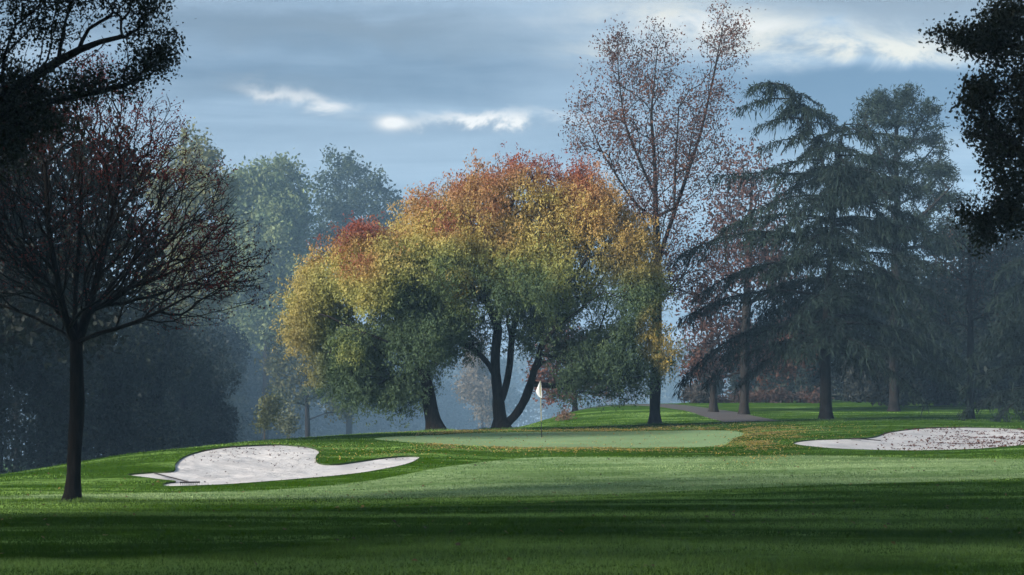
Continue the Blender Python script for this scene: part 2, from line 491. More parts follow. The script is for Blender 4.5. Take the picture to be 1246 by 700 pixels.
def make_leaves(c, k, sig, size, wid, rnd, droop=.5, colf=None, squash=1.0, clump=None, var=.25, spray=1):
    m = len(c)
    kk = rnd.poisson(k, m) if clump is None else rnd.poisson(np.maximum(k * clump, 0))
    p = np.repeat(c, kk, axis=0); n = len(p)
    p = p + rnd.normal(0, 1, (n, 3)) * np.array([sig, sig, sig * squash])
    if spray > 1:
        p = np.repeat(p, spray, axis=0); n = len(p)
        p = p + rnd.normal(0, 1, (n, 3)) * np.array([.085, .085, .10]) - np.array([0, 0, .05])
    u = unit(rnd.normal(size=(n, 3)) + np.array([0, 0, -1.5 * droop])); v = unit(np.cross(u, rnd.normal(size=(n, 3))))
    s = size * rnd.uniform(.6, 1.25, n)
    V, Fq = leaf_quads(p, u * (s / 2)[:, None], v * (s * wid / 2)[:, None])
    col = colf(p) if colf is not None else np.full((n, 3), .1)
    col = col * rnd.uniform(1 - var, 1 + var, (n, 1))
    return V, Fq, np.repeat(col, 4, axis=0), p

def to_px(p):
    return CX + p[:, 0] / p[:, 1] * F, HY - (p[:, 2] - CAMZ) / p[:, 1] * F

def blend(t, stops):
    ks = [s[0] for s in stops]; cs = np.array([s[1] for s in stops])
    return np.stack([np.interp(t, ks, cs[:, j]) for j in range(3)], 1)

def broad_tree(name, label, cat, d, stems, blobs, n_att, k_leaf, sig, size, colf, rbase, rtip=.012, bf=.35, wid=.45, seed=0,
               droop=.5, leaf=LEAF, bark=BARK, shell=.5, up=.0, clump_amt=.6, group=None, foot=True, squash=1.0, parts=True, leafsel=None, vpow=.85, var=.25, spray=1):
    rnd = np.random.default_rng(seed)
    pl0 = np.array(stems[0][0], float)
    base = pl0[0].copy(); base[2] = gz(base[0], base[1])[0] - .02
    stems = [(np.array(s, float), k) for s, k in stems]
    stems[0][0][0] = base - [0, 0, .15]
    pts = sample_blobs(blobs, n_att, d, rnd, shell, vpow)
    A, par, ns = grow(stems, pts, bf, rnd=rnd, up=up)
    ch, r, nt = tree_chains(A, par, rbase, rtip)
    if foot:
        pts0, r0 = ch[0]; hgt = pts0[:, 2] - base[2]
        r0 *= 1 + .75 * np.exp(-np.maximum(hgt, 0) / .2)
    V, Fq = tubes(ch)
    t = thing(name, label, cat, base, group)
    link_mesh('trunk', V, Fq, bark, t, base, smooth=True)
    tip = A[ns:][r[ns:] < max(rtip * 3.2, .03)]
    if leafsel is not None: tip = tip[leafsel(tip, rnd)]
    cl = np.clip(1 + clump_amt * 3 * (vn(tip + seed * 7.3, 1.1) - .5), .05, 3)
    V, Fq, col, _ = make_leaves(tip, k_leaf, sig, size, wid, rnd, droop, colf, squash, cl, var, spray)
    if len(V): link_mesh('crown', V, Fq, leaf, t, base, cols=np.clip(col, 0, 1))
    return t

# colours of leaves (albedo)
RED = (.27, .055, .045); ORANGE = (.42, .21, .09); YELLOW = (.56, .44, .10); OLIVE = (.31, .33, .08); LGREEN = (.14, .20, .07); DGREEN = (.085, .14, .068)

def ash_colour(p):
    px, py = to_px(p)
    n1 = vn(p, 1.6); n2 = vn(p + 50, .7)
    t = py + (vn(p + 13, 2.4) - .5) * 70 + (n1 - .5) * 75 + (n2 - .5) * 60 + 34 * np.exp(-((px - 612) / 70) ** 2) * np.clip((py - 290) / 40, 0, 1) + 60 * np.exp(-((px - 535) / 34) ** 2) * np.clip((py - 285) / 40, 0, 1) + np.abs(px - 640) * .05
    c = blend(t, [(178, RED), (200, (.36, .12, .055)), (222, ORANGE), (258, (.50, .33, .09)), (285, YELLOW), (315, (.44, .41, .10)), (340, OLIVE), (376, LGREEN), (415, DGREEN)])
    left = np.clip((600 - px) / 80, 0, 1) * np.clip((330 - py) / 60, 0, 1) * (n1 > .45)
    c = c * (1 - .6 * left[:, None]) + np.array(YELLOW) * .6 * left[:, None]
    right = np.clip((px - 690) / 60, 0, 1) * np.clip((350 - py) / 40, 0, 1)
    c = c * (1 - .55 * right[:, None]) + np.array((.54, .29, .08)) * .55 * right[:, None]
    for cx, cy, rr in ((556, 362, 24), (806, 405, 26), (815, 440, 16)):
        w = np.clip(1.4 - np.hypot(px - cx, (py - cy) * .8) / rr, 0, 1)[:, None] * (n2 > .3)[:, None]
        c = c * (1 - w) + np.array((.66, .46, .09)) * w
    return .82 * c + .14 * c.mean(1, keepdims=True)

def ash2_colour(p):
    px, py = to_px(p); n1 = vn(p + 9, 1.5); n2 = vn(p + 70, .7)
    t = py + (n1 - .5) * 90 + (n2 - .5) * 50 + 55 * np.clip((px - 440) / 50, 0, 1) * np.clip((py - 285) / 30, 0, 1)
    c = blend(t, [(258, RED), (276, (.30, .09, .05)), (296, (.48, .29, .08)), (320, (.52, .42, .10)), (350, (.40, .39, .10)), (385, OLIVE), (415, LGREEN), (450, DGREEN)])
    edge = np.clip((400 - px) / 40, 0, 1)[:, None] * (n1 > .4)[:, None]
    c = c * (1 - .6 * edge) + np.array((.50, .36, .10)) * .6 * edge
    return .82 * c + .14 * c.mean(1, keepdims=True)

# --- the two broad autumn trees behind the green
A_D = 93.0
def pts_(lst, d): return [P(a, b, d + (c[0] if c else 0)) for a, b, *c in lst]
stemsA = [
 (pts_([(611, 523), (607, 495), (604, 465), (602, 435), (606, 400), (607, 360), (612, 310), (622, 255)], A_D), -1),
 (pts_([(612, 520), (622, 512, ), (634, 498), (645, 470), (651, 448), (657, 428, -1), (670, 405, -2), (700, 380, -3), (735, 355, -3)], A_D), 0),
 (pts_([(604, 462), (594, 440), (580, 428), (562, 416, -1), (545, 390, -2), (535, 350, -2)], A_D), 0),
 (pts_([(608, 492), (615, 475), (620, 450), (623, 405, 1), (640, 350, 2), (670, 290, 2)], A_D), 0),
 (pts_([(604, 400), (595, 370), (575, 330, 1), (555, 290, 1)], A_D), 0),
 (pts_([(652, 445), (690, 430, 2), (730, 425, 3), (770, 410, 3)], A_D), 1),
]
blobsA = [(630, 238, 62, 44), (560, 268, 58, 46), (505, 275, 28, 34), (700, 250, 55, 44), (745, 300, 45, 48), (600, 315, 78, 58), (680, 335, 80, 58), (535, 335, 46, 62),
          (770, 370, 42, 48), (735, 425, 55, 44), (690, 430, 36, 40), (556, 380, 34, 42), (796, 415, 26, 34), (640, 385, 52, 36), (648, 205, 32, 18), (600, 212, 30, 20), (700, 215, 30, 22), (745, 462, 26, 22), (530, 262, 26, 24), (705, 468, 30, 18), (762, 472, 28, 16), (785, 448, 26, 24), (570, 415, 22, 20), (515, 310, 40, 50), (545, 395, 30, 34), (640, 420, 26, 16), (655, 300, 60, 50), (780, 345, 30, 40), (535, 248, 36, 26), (580, 228, 38, 24), (722, 240, 36, 30), (768, 292, 28, 34), (500, 300, 30, 40)]
broad_tree('ash_tree', 'large round crowned tree turning red, orange and yellow behind the flag', 'tree', A_D, stemsA, blobsA, 3300, 11, .32, .135, ash_colour,
           .34, .013, .25, .42, 11, .8, bark=BARKD, clump_amt=.55, leaf=SOFTLEAF, var=.12, spray=9)
B_D = 91.0
stemsB = [(pts_([(531, 524), (526, 505), (521, 480), (517, 455), (510, 425), (495, 395), (475, 365), (455, 330)], B_D), -1),
          (pts_([(517, 455), (500, 430, -1), (470, 415, -2), (430, 400, -2), (400, 385, -2)], B_D), 0),
          (pts_([(510, 425), (525, 390, 1), (525, 345, 1)], B_D), 0)]
blobsB = [(441, 293, 34, 30), (412, 338, 46, 40), (470, 335, 52, 50), (392, 385, 36, 42), (520, 335, 34, 48), (500, 400, 46, 46), (440, 420, 48, 42), (455, 468, 36, 26), (504, 468, 28, 28), (537, 425, 22, 26), (380, 355, 24, 28), (428, 478, 28, 20), (482, 488, 32, 14), (540, 300, 30, 40), (535, 380, 30, 40), (372, 400, 24, 26), (405, 450, 26, 24)]
broad_tree('ash_tree', 'leaning trunk tree with a yellow green crown and red top, left of the flag', 'tree', B_D, stemsB, blobsB, 1900, 11, .32, .135, ash2_colour,
           .33, .013, .25, .42, 12, .8, bark=BARKD, clump_amt=.55, leaf=SOFTLEAF, var=.12, spray=9)

# --- tall thin-leaved tree behind them
def rust(p):
    n = vn(p, 1.3)[:, None]; px, py = to_px(p)
    c = np.array((.065, .032, .027)) * (1 - n) + np.array((.135, .060, .040)) * n
    return c
C_D = 101.0
stemsC = [(pts_([(797, 518), (797, 460), (799, 400), (800, 330), (798, 260), (797, 200), (792, 140), (800, 60)], C_D), -1),
          (pts_([(800, 320), (815, 275, 1), (832, 225, 1), (852, 165, 1), (868, 95, 1), (882, 20, 1)], C_D), 0),
          (pts_([(798, 240), (780, 200, -1), (760, 150, -1), (752, 90, -1), (752, 40, -1)], C_D), 0),
          (pts_([(799, 270), (770, 245), (735, 190, 1), (712, 140, 1)], C_D), 0),
          (pts_([(820, 262), (822, 200, -1), (826, 130, -1)], C_D), 0)]
blobsC = [(752, 75, 30, 55), (730, 140, 36, 52), (798, 85, 32, 60), (882, 45, 32, 42), (864, 110, 38, 48), (838, 175, 46, 50), (780, 180, 56, 56), (820, 250, 52, 56), (765, 245, 40, 40), (800, 330, 44, 56), (850, 320, 48, 56), (705, 165, 20, 40)]
broad_tree('tall_tree', 'tall slender tree with sparse rusty leaves rising right of the colourful crown', 'tree', C_D, stemsC, blobsC, 1800, 14, .27, .15, rust,
           .27, .008, .55, .5, 13, .3, bark=BARKD, up=.3, clump_amt=.7)

# --- left foreground tree, nearly bare
D_D = 40.0
def darkred(p):
    n = vn(p, .5)[:, None]
    return np.array((.045, .009, .008)) * (1 - n) + np.array((.13, .020, .017)) * n
stemsD = [(pts_([(86, 614), (88, 600), (91, 575), (88, 548), (94, 520), (97, 495), (91, 468), (95, 440), (92, 420), (91, 395)], D_D), -1),
          (pts_([(92, 420), (80, 395, -.2), (72, 350, -.4), (60, 290, -.6), (55, 200, -.8)], D_D), 0),
          (pts_([(93, 425), (104, 390, .2), (118, 340, .3), (135, 270, .4), (150, 190, .5)], D_D), 0),
          (pts_([(94, 418), (115, 405, -.3), (140, 402, -.5), (185, 385, -.8), (230, 360, -1)], D_D), 0),
          (pts_([(92, 412), (70, 402, .3), (40, 383, .5), (0, 372, .7), (-50, 350, 1)], D_D), 0),
          (pts_([(91, 400), (92, 350, .5), (98, 280, .8), (100, 180, 1)], D_D), 0),
          (pts_([(104, 390), (140, 340, .8), (190, 290, 1.2), (225, 240, 1.4)], D_D), 0),
          (pts_([(80, 395), (40, 330, .8), (-10, 260, 1)], D_D), 0)]
blobsD = [(95, 180, 90, 80, 0, 2.0), (40, 230, 100, 100, 0, 2.2), (160, 230, 80, 90, 0, 2.0), (215, 240, 62, 80, 0, 1.6), (230, 310, 75, 60, 0, 1.7), (170, 330, 70, 55, 0, 1.9), (20, 310, 90, 70, 0, 2), (250, 350, 50, 40, 0, 1.2),
          (100, 300, 100, 75, 0, 2.2), (-40, 250, 70, 120, 0, 1.8), (120, 120, 60, 50, 0, 1.4), (200, 165, 35, 50, 0, 1), (285, 335, 38, 38, 0, .8), (312, 312, 28, 24, 0, .6), (300, 345, 40, 34, 0, .8), (285, 280, 30, 36, 0, .8), (255, 275, 40, 50, 0, .9), (225, 385, 60, 22, 0, .9), (110, 95, 50, 30, 0, .9), (270, 240, 22, 60, 0, .8), (60, 130, 60, 50, 0, 1.2)]
def redsel(tip, rnd):
    px, py = to_px(tip)
    w = np.clip((np.hypot(px - 90, (py - 330) * .8) - 60) / 130, .12, 1) * (vn(tip + 5, .5) > .42)
    return rnd.random(len(tip)) < w
broad_tree('leafless_red_tree', 'nearly bare dark tree with red leaf tips standing left of the large bunker', 'tree', D_D, stemsD, blobsD, 13000, 5.0, .07, .055, darkred,
           .140, .0046, .62, .55, 14, .4, bark=BARKK, up=.35, clump_amt=.8, leafsel=redsel, shell=.3)

# --- oaks that frame the view
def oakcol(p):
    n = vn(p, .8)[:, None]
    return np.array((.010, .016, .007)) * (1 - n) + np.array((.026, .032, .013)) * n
O_D = 30.0
stemsO = [([(-11.5, 30, -.4), (-11.3, 30, 2), (-11.0, 30, 4.2), (-10.4, 30, 6.5), (-10, 30, 9), (-9.5, 30, 12)], -1),
          ([(-11.0, 30, 4.2), *pts_([(-120, 170), (-30, 140), (40, 95), (100, 55), (160, 40), (205, 40)], O_D)], 0),
          ([(-11.1, 30, 3.6), *pts_([(-140, 220), (-40, 160), (20, 135), (80, 118), (140, 110), (180, 95)], O_D)], 0),
          ([(-10.4, 30, 6.5), *pts_([(-80, -20), (20, 0), (90, 10), (150, -30)], O_D)], 0),
          ([(-10.9, 30, 4.5), (-13, 29, 7), (-15.5, 28, 9)], 0), ([(-10.4, 30, 6.5), (-9, 27, 9), (-7, 25, 11)], 0), ([(-10.4, 30, 6.5), (-10, 33, 9), (-9, 36, 11)], 0)]
blobsO = [(35, 40, 60, 38, 0, .9), (120, 35, 58, 40, 0, .9), (175, 45, 36, 45, 0, .7), (75, 100, 58, 30, 0, .8), (150, 95, 40, 26, 0, .6), (10, 110, 48, 46, 0, .9), (60, 0, 100, 30, 0, 1.2), (165, -10, 40, 20, 0, .7), (40, 150, 50, 22, 0, .7), (5, 185, 30, 30, 0, .7), (195, 75, 20, 20, 0, .5), (-60, 90, 60, 90, 0, 1.2),
          (-150, 60, 120, 120, 0, 3), (-100, -150, 200, 120, 0, 4), (-330, -100, 170, 160, 0, 4), (-250, -330, 200, 120, 0, 4.5), (-20, -330, 190, 120, -2, 4), (-200, -60, 190, 150, -4, 3), (60, -250, 120, 80, -3, 3)]
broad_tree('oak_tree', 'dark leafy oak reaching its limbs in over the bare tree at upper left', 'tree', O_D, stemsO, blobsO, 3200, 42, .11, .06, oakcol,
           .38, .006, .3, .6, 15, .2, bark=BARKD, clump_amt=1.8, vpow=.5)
Q_D = 27.0
stemsQ = [([(11.2, 27, -.1), (11.0, 27, 2), (10.8, 27, 4), (10.4, 27, 7), (10.0, 27, 10)], -1),
          ([(10.8, 27, 4), *pts_([(1480, 130), (1380, 100), (1300, 70), (1230, 55), (1180, 48), (1140, 38)], Q_D)], 0),
          ([(10.9, 27, 3.4), *pts_([(1480, 260), (1380, 220), (1300, 190), (1235, 180), (1190, 200)], Q_D)], 0),
          ([(10.4, 27, 7), *pts_([(1500, -120), (1400, -100), (1300, -60), (1230, -20)], Q_D)], 0),
          ([(10.6, 27, 5.5), (12.5, 25, 8), (14, 23, 10)], 0), ([(10.4, 27, 7), (9, 24, 9.5), (7.5, 22, 11.5)], 0)]
blobsQ = [(1262, 60, 70, 55, 0, 1.0), (1225, 25, 36, 36, 0, .7), (1195, 50, 20, 16, 0, .4), (1165, 45, 22, 7, 0, .25), (1140, 39, 8, 3, 0, .1), (1228, 125, 52, 42, 0, .8), (1200, 165, 22, 22, 0, .5), (1240, 205, 44, 46, 0, .8), (1262, 160, 62, 60, 0, 1),
          (1222, 262, 26, 22, 0, .5), (1195, 288, 9, 9, 0, .2), (1285, 250, 60, 40, 0, 1), (1176, 262, 9, 6, 0, .2), (1192, 120, 16, 20, 0, .4),
          (1380, 120, 120, 120, 0, 3), (1400, -80, 180, 130, 0, 3.5), (1620, 20, 170, 180, 0, 4), (1560, -260, 220, 130, -1, 4.5), (1330, -270, 150, 100, -2, 3.5)]
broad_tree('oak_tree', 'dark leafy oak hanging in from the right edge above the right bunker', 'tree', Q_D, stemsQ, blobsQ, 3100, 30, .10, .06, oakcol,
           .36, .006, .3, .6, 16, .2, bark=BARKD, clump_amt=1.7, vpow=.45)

# ------------------------------------------------------------------ conifers with drooping plates
def cedar(name, label, cat, base, stems, branches, seed, col1, col2, rbase=.32, tuft=(.22, .46), dens=1.0, group=None):
    """branches: (origin xyz, azimuth rad, length m, rise, droop)"""
    rnd = np.random.default_rng(seed)
    t = thing(name, label, cat, base, group)
    chains = []
    for pl, r0, r1 in stems:
        q = resample(pl, .5); rr = np.linspace(r0, r1, len(q))
        if pl is stems[0][0]: rr *= 1 + .4 * np.exp(-np.arange(len(q)) * .5 / .35)
        chains.append((q, rr))
    c, u, v = [], [], []
    def hang(pos, dirs, n_per):
        m = len(pos)
        for _ in range(n_per):
            ln = rnd.uniform(*tuft, m); ln *= np.where(rnd.random(m) < .10, 2.0, 1)
            h = unit(dirs * rnd.uniform(.1, .9, (m, 1)) + rnd.normal(0, .35, (m, 3)) + np.array([0, 0, -.75]))
            w = unit(np.cross(h, rnd.normal(size=(m, 3))))
            pp = pos + rnd.normal(0, .05, (m, 3)); c.append(pp + h * (ln / 2)[:, None]); u.append(h * (ln / 2)[:, None]); v.append(w * (rnd.uniform(.018, .034, m))[:, None])
    def plate(pos, dirs, n_per):
        m = len(pos)
        for _ in range(n_per):
            ln = rnd.uniform(.12, .28, m); h = unit(dirs * .6 + rnd.normal(0, .6, (m, 3)) + np.array([0, 0, .12]))
            w = unit(np.cross(h, rnd.normal(size=(m, 3))))
            pp = pos + rnd.normal(0, .04, (m, 3)); c.append(pp + h * (ln / 2)[:, None]); u.append(h * (ln / 2)[:, None]); v.append(w * (rnd.uniform(.02, .035, m))[:, None])
    for o, az, ln, rise, droop in branches:
        n = max(6, int(ln / .25)); s = np.linspace(0, 1, n); hd = np.array([math.cos(az), math.sin(az), 0]); sd = np.array([-hd[1], hd[0], 0])
        wob = rnd.normal(0, .05) * ln; w2 = rnd.uniform(0, 6)
        p = np.array(o) + hd * (ln * s)[:, None] * .97 + sd * (wob * np.sin(s * 3 + w2) - wob * math.sin(w2))[:, None]
        p[:, 2] += ln * (rise * s - droop * s ** 2.2)
        p += np.cumsum(rnd.normal(0, .012, p.shape), axis=0)
        chains.append((p, np.linspace(.012 * ln + .015, .006, n)))
        tg = unit(np.gradient(p, axis=0))
        i0 = int(n * .07)
        hang(p[i0:], tg[i0:], int(3 * dens)); plate(p[i0:], tg[i0:], int(3 * dens))
        ns = int(ln / .16); side = 1
        for k in range(ns):
            a = rnd.uniform(.12, 1.0) ** .8; j = min(n - 1, int(a * (n - 1))); side = -side
            sl = (ln * .30 * (1 - .75 * a) + .35) * rnd.uniform(.5, 1.15)
            m = max(4, int(sl / .14)); ss = np.linspace(0, 1, m)
            dr = unit(tg[j] * rnd.uniform(.35, .95) + sd * side * rnd.uniform(.5, 1.0))
            q = p[j] + dr * (sl * ss)[:, None]; q[:, 2] += sl * (.08 * ss - rnd.uniform(.25, .75) * ss ** 2)
            chains.append((q, np.linspace(.011, .004, m)))
            tq = unit(np.gradient(q, axis=0)); hang(q[1:], tq[1:], int(2 * dens)); plate(q[1:], tq[1:], int(2 * dens))
    V, Fq = tubes(chains); link_mesh('trunk', V, Fq, BARKK, t, base, smooth=True)
    c, u, v = (np.concatenate(a) for a in (c, u, v))
    V, Fq = leaf_quads(c, u, v, .1)
    nn_ = vn(c, 1.2)[:, None]; cc = (np.array(col1) * (1 - nn_) + np.array(col2) * nn_) * rnd.uniform(.7, 1.3, (len(c), 1))
    link_mesh('crown', V, Fq, NEEDLE, t, base, cols=np.repeat(cc, 4, axis=0))
    return t

E_D = 97.0; mE = E_D / F; rE = np.random.default_rng(21)
e_base = P(1005, 513, E_D); e_base[2] = gz(e_base[0], e_base[1])[0]
trunkE = pts_([(1005, 516), (1004, 440), (1007, 360), (1012, 290), (1017, 220), (1022, 175), (1028, 150)], E_D)
topE = pts_([(1014, 262), (1006, 215), (994, 175), (984, 150), (968, 120), (950, 104), (935, 100)], E_D)
trunkE[0] = e_base - [0, 0, .1]
def on_line(pl, py):
    a = np.array(pl); k = [HY - (q[2] - CAMZ) / q[1] * F for q in a]
    o = np.argsort(k); return np.array([np.interp(py, np.array(k)[o], a[o, j]) for j in range(3)])
brE = []
def addbr(line, py, side_px, rise, droop, dy=0.0):
    o = on_line(line, py); ln = abs(side_px) * mE
    az = (0 if side_px > 0 else math.pi) + dy
    brE.append((o, az, ln / max(.3, math.cos(dy)), rise, droop))
# the layers seen in profile
for py, s, ri, dp in [(103, -42, .18, .42), (122, -74, .18, .34), (146, -62, .22, .36), (170, -66, .12, .24), (196, -80, .1, .3), (112, 44, -.05, .28), (135, 40, .12, .3), (150, 40, .05, .2)]:
    addbr(topE, py, s, ri, dp, rE.uniform(-.25, .25))
for py, s, ri, dp in [(152, 45, .1, .3), (165, 85, .12, .18), (160, -35, .15, .4), (190, 90, .1, .2), (215, 105, .1, .22), (215, -140, .12, .08), (240, -110, .1, .3), (245, 110, .08, .3), (268, -140, .25, .32), (275, 150, .06, .2),
                      (300, -195, .32, .40), (310, 140, .1, .25), (325, -170, .22, .45), (330, 165, .02, .25), (362, -182, .22, .38), (365, 150, .05, .35), (400, -185, .25, .60), (395, 175, .1, .38), (420, 180, .12, .42), (415, -150, .15, .48), (425, -110, .1, .5), (430, 120, .05, .5), (385, 185, .08, .5)]:
    addbr(trunkE, py, s, ri, dp, rE.uniform(-.3, .3))
for k in range(40):
    py = rE.uniform(155, 425); Lm = np.interp(py, [150, 200, 260, 320, 400, 430], [1.8, 3.4, 5.0, 6.3, 6.6, 5.5])
    brE.append((on_line(trunkE, py), rE.uniform(0, 2 * math.pi), Lm * rE.uniform(.6, 1), rE.uniform(.05, .25), rE.uniform(.3, .55)))
for k in range(40):
    q = resample(topE, .12); o = q[rE.integers(int(len(q) * .25), len(q))]
    brE.append((o, rE.uniform(0, 2 * math.pi), rE.uniform(.5, 1.5), rE.uniform(0, .2), rE.uniform(.3, .6)))
for k in range(38):
    o = on_line(trunkE, rE.uniform(152, 345)); brE.append((o, rE.uniform(0, 2 * math.pi), rE.uniform(.7, 2.2), rE.uniform(0, .2), rE.uniform(.3, .5)))
for k in range(26):
    o = on_line(trunkE, rE.uniform(180, 410)); brE.append((o, -math.pi / 2 + rE.uniform(-.9, .9), rE.uniform(1.6, 3.6), rE.uniform(.05, .2), rE.uniform(.35, .6)))
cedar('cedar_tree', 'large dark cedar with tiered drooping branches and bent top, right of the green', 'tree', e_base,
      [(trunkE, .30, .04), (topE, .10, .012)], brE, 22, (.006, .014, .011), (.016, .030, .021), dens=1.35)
# conifer leaning in at the right edge
h_base = np.array([(1290 - CX) / F * 94, 94, 0]); h_base[2] = gz(h_base[0], h_base[1])[0]
trunkH = [h_base - [0, 0, .1], h_base + [0, 0, 5], h_base + [.2, 0, 9.5], h_base + [.1, 0, 11.5]]
brH = []
for k in range(44):
    z = rE.uniform(1.0, 11) ; Lm = np.interp(z, [0, 3, 7, 11.5], [4.6, 4.6, 3.4, .8])
    brH.append((h_base + [0, 0, z], rE.uniform(0, 2 * math.pi), Lm * rE.uniform(.7, 1), rE.uniform(.05, .2), rE.uniform(.3, .5)))
for z in (1.6, 2.8, 4.2, 5.4, 6.6, 7.8): brH.append((h_base + [0, 0, z], math.pi + rE.uniform(-.4, .4), np.interp(z, [0, 3, 8], [4.7, 4.6, 3]), .15, .42))
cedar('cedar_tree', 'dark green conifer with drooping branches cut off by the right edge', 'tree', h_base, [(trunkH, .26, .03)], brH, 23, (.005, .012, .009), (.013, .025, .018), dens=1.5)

# --- tall pine behind the cedar, clumped crown
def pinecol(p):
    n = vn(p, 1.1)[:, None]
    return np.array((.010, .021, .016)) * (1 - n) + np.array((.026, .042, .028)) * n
F_D = 122.0
stemsF = [(pts_([(1088, 520), (1088, 420), (1090, 330), (1092, 250), (1090, 190), (1092, 130)], F_D), -1),
          (pts_([(1090, 235), (1115, 205, 1), (1140, 175, 1)], F_D), 0), (pts_([(1090, 220), (1070, 185, -1), (1055, 150, -1)], F_D), 0), (pts_([(1090, 290), (1130, 255, -1), (1160, 225, -1)], F_D), 0), (pts_([(1090, 280), (1060, 250, 1), (1040, 230, 1)], F_D), 0)]
blobsF = [(1090, 118, 30, 14), (1062, 132, 26, 14), (1116, 132, 26, 14), (1090, 145, 46, 12), (1050, 155, 18, 10), (1128, 162, 24, 12), (1100, 175, 36, 10), (1142, 178, 14, 10), (1066, 195, 34, 12), (1130, 205, 36, 14), (1095, 225, 40, 14), (1150, 240, 34, 16), (1050, 235, 34, 14), (1120, 265, 50, 16), (1080, 285, 46, 18), (1150, 295, 40, 18)]
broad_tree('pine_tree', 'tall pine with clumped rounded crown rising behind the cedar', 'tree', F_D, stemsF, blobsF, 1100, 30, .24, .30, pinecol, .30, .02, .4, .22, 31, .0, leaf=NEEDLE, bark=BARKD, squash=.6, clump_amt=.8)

# --- further trees, each its own

def two(c1, c2, sc=1.5):
    c1 = np.array(c1); c2 = np.array(c2)
    def f(p):
        n = np.clip((vn(p, sc) - .5) * 1.6 + .5, 0, 1)[:, None]; return c1 * (1 - n) + c2 * n
    return f
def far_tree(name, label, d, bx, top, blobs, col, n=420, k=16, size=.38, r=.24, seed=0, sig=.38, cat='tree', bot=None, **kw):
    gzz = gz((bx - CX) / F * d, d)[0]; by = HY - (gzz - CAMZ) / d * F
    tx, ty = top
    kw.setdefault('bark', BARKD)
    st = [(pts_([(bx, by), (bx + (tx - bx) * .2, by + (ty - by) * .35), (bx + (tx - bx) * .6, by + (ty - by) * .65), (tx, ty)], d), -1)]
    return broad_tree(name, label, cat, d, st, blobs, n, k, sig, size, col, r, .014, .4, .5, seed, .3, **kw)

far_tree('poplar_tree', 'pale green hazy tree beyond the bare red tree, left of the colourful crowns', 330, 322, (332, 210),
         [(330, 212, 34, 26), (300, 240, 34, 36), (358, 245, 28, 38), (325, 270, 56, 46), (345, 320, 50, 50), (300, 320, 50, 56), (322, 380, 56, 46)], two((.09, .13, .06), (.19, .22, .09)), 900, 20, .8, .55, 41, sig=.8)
far_tree('tall_oak', 'tall airy tree with an open dark top, rising between pale tree and red crown', 350, 425, (422, 200),
         [(415, 192, 22, 12), (428, 206, 26, 14), (398, 222, 24, 14), (452, 222, 20, 16), (470, 240, 16, 14), (425, 245, 46, 24), (440, 290, 50, 40), (410, 290, 40, 40), (480, 270, 26, 26)], two((.03, .05, .03), (.06, .08, .04)), 740, 12, .72, .55, 42, sig=.65)
far_tree('yellow_tree', 'yellow green tree top glimpsed through the twigs of the bare tree', 240, 232, (238, 185),
         [(240, 185, 34, 28), (215, 220, 40, 40), (262, 225, 30, 40), (240, 280, 50, 50), (225, 350, 60, 50)], two((.09, .11, .045), (.22, .21, .07)), 560, 19, .55, .4, 43, sig=.5)
far_tree('drooping_tree', 'faint gold green tree with low drooping boughs beside left end of autumn crown', 240, 375, (372, 430),
         [(352, 412, 30, 22), (335, 440, 20, 18), (378, 440, 30, 26), (405, 470, 28, 22), (360, 470, 26, 22), (418, 498, 18, 10)], two((.05, .07, .035), (.11, .11, .05)), 400, 15, .5, .3, 44, sig=.55)
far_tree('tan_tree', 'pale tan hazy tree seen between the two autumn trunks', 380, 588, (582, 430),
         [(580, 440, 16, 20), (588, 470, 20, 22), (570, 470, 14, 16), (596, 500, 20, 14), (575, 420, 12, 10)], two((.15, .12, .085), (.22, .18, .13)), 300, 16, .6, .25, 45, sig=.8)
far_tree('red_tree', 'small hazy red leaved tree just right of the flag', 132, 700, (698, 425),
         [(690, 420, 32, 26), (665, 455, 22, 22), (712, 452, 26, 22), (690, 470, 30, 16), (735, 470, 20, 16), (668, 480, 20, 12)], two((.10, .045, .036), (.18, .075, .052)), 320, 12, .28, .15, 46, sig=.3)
far_tree('evergreen_tree', 'big dark evergreen filling the view behind the bare red tree at left', 72, -20, (10, 110),
         [(20, 130, 60, 50), (70, 200, 70, 60), (-20, 220, 80, 70), (100, 290, 66, 60), (20, 320, 90, 60), (60, 380, 90, 50), (-60, 380, 90, 60), (-40, 300, 80, 60), (135, 235, 34, 40), (168, 285, 36, 46), (150, 190, 26, 36), (120, 330, 60, 50)], two((.006, .010, .008), (.014, .019, .012)), 1300, 18, .30, .3, 40, sig=.34, bark=BARKD, clump_amt=.8)
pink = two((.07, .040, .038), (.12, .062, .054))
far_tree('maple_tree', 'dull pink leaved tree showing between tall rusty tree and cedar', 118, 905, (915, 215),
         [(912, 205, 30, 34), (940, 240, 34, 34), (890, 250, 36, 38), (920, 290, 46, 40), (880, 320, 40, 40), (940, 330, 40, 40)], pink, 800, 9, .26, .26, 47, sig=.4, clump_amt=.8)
far_tree('maple_tree', 'low dull red tree behind the left hand skirts of the cedar', 121, 868, (865, 370),
         [(865, 365, 36, 34), (850, 400, 30, 36), (890, 400, 40, 40), (870, 440, 44, 26), (925, 430, 40, 36), (965, 420, 40, 40)], two((.06, .033, .028), (.11, .050, .038)), 800, 9, .26, .22, 48, sig=.38, clump_amt=.8)
far_tree('bare_tree', 'thin bare trunked tree just right of the cedar with dull twigs', 103, 1181, (1180, 250),
         [(1180, 260, 36, 40), (1165, 310, 40, 40), (1205, 320, 40, 50), (1180, 370, 50, 40)], two((.05, .04, .035), (.09, .06, .05)), 420, 2.5, .16, .17, 49, bark=BARKD)
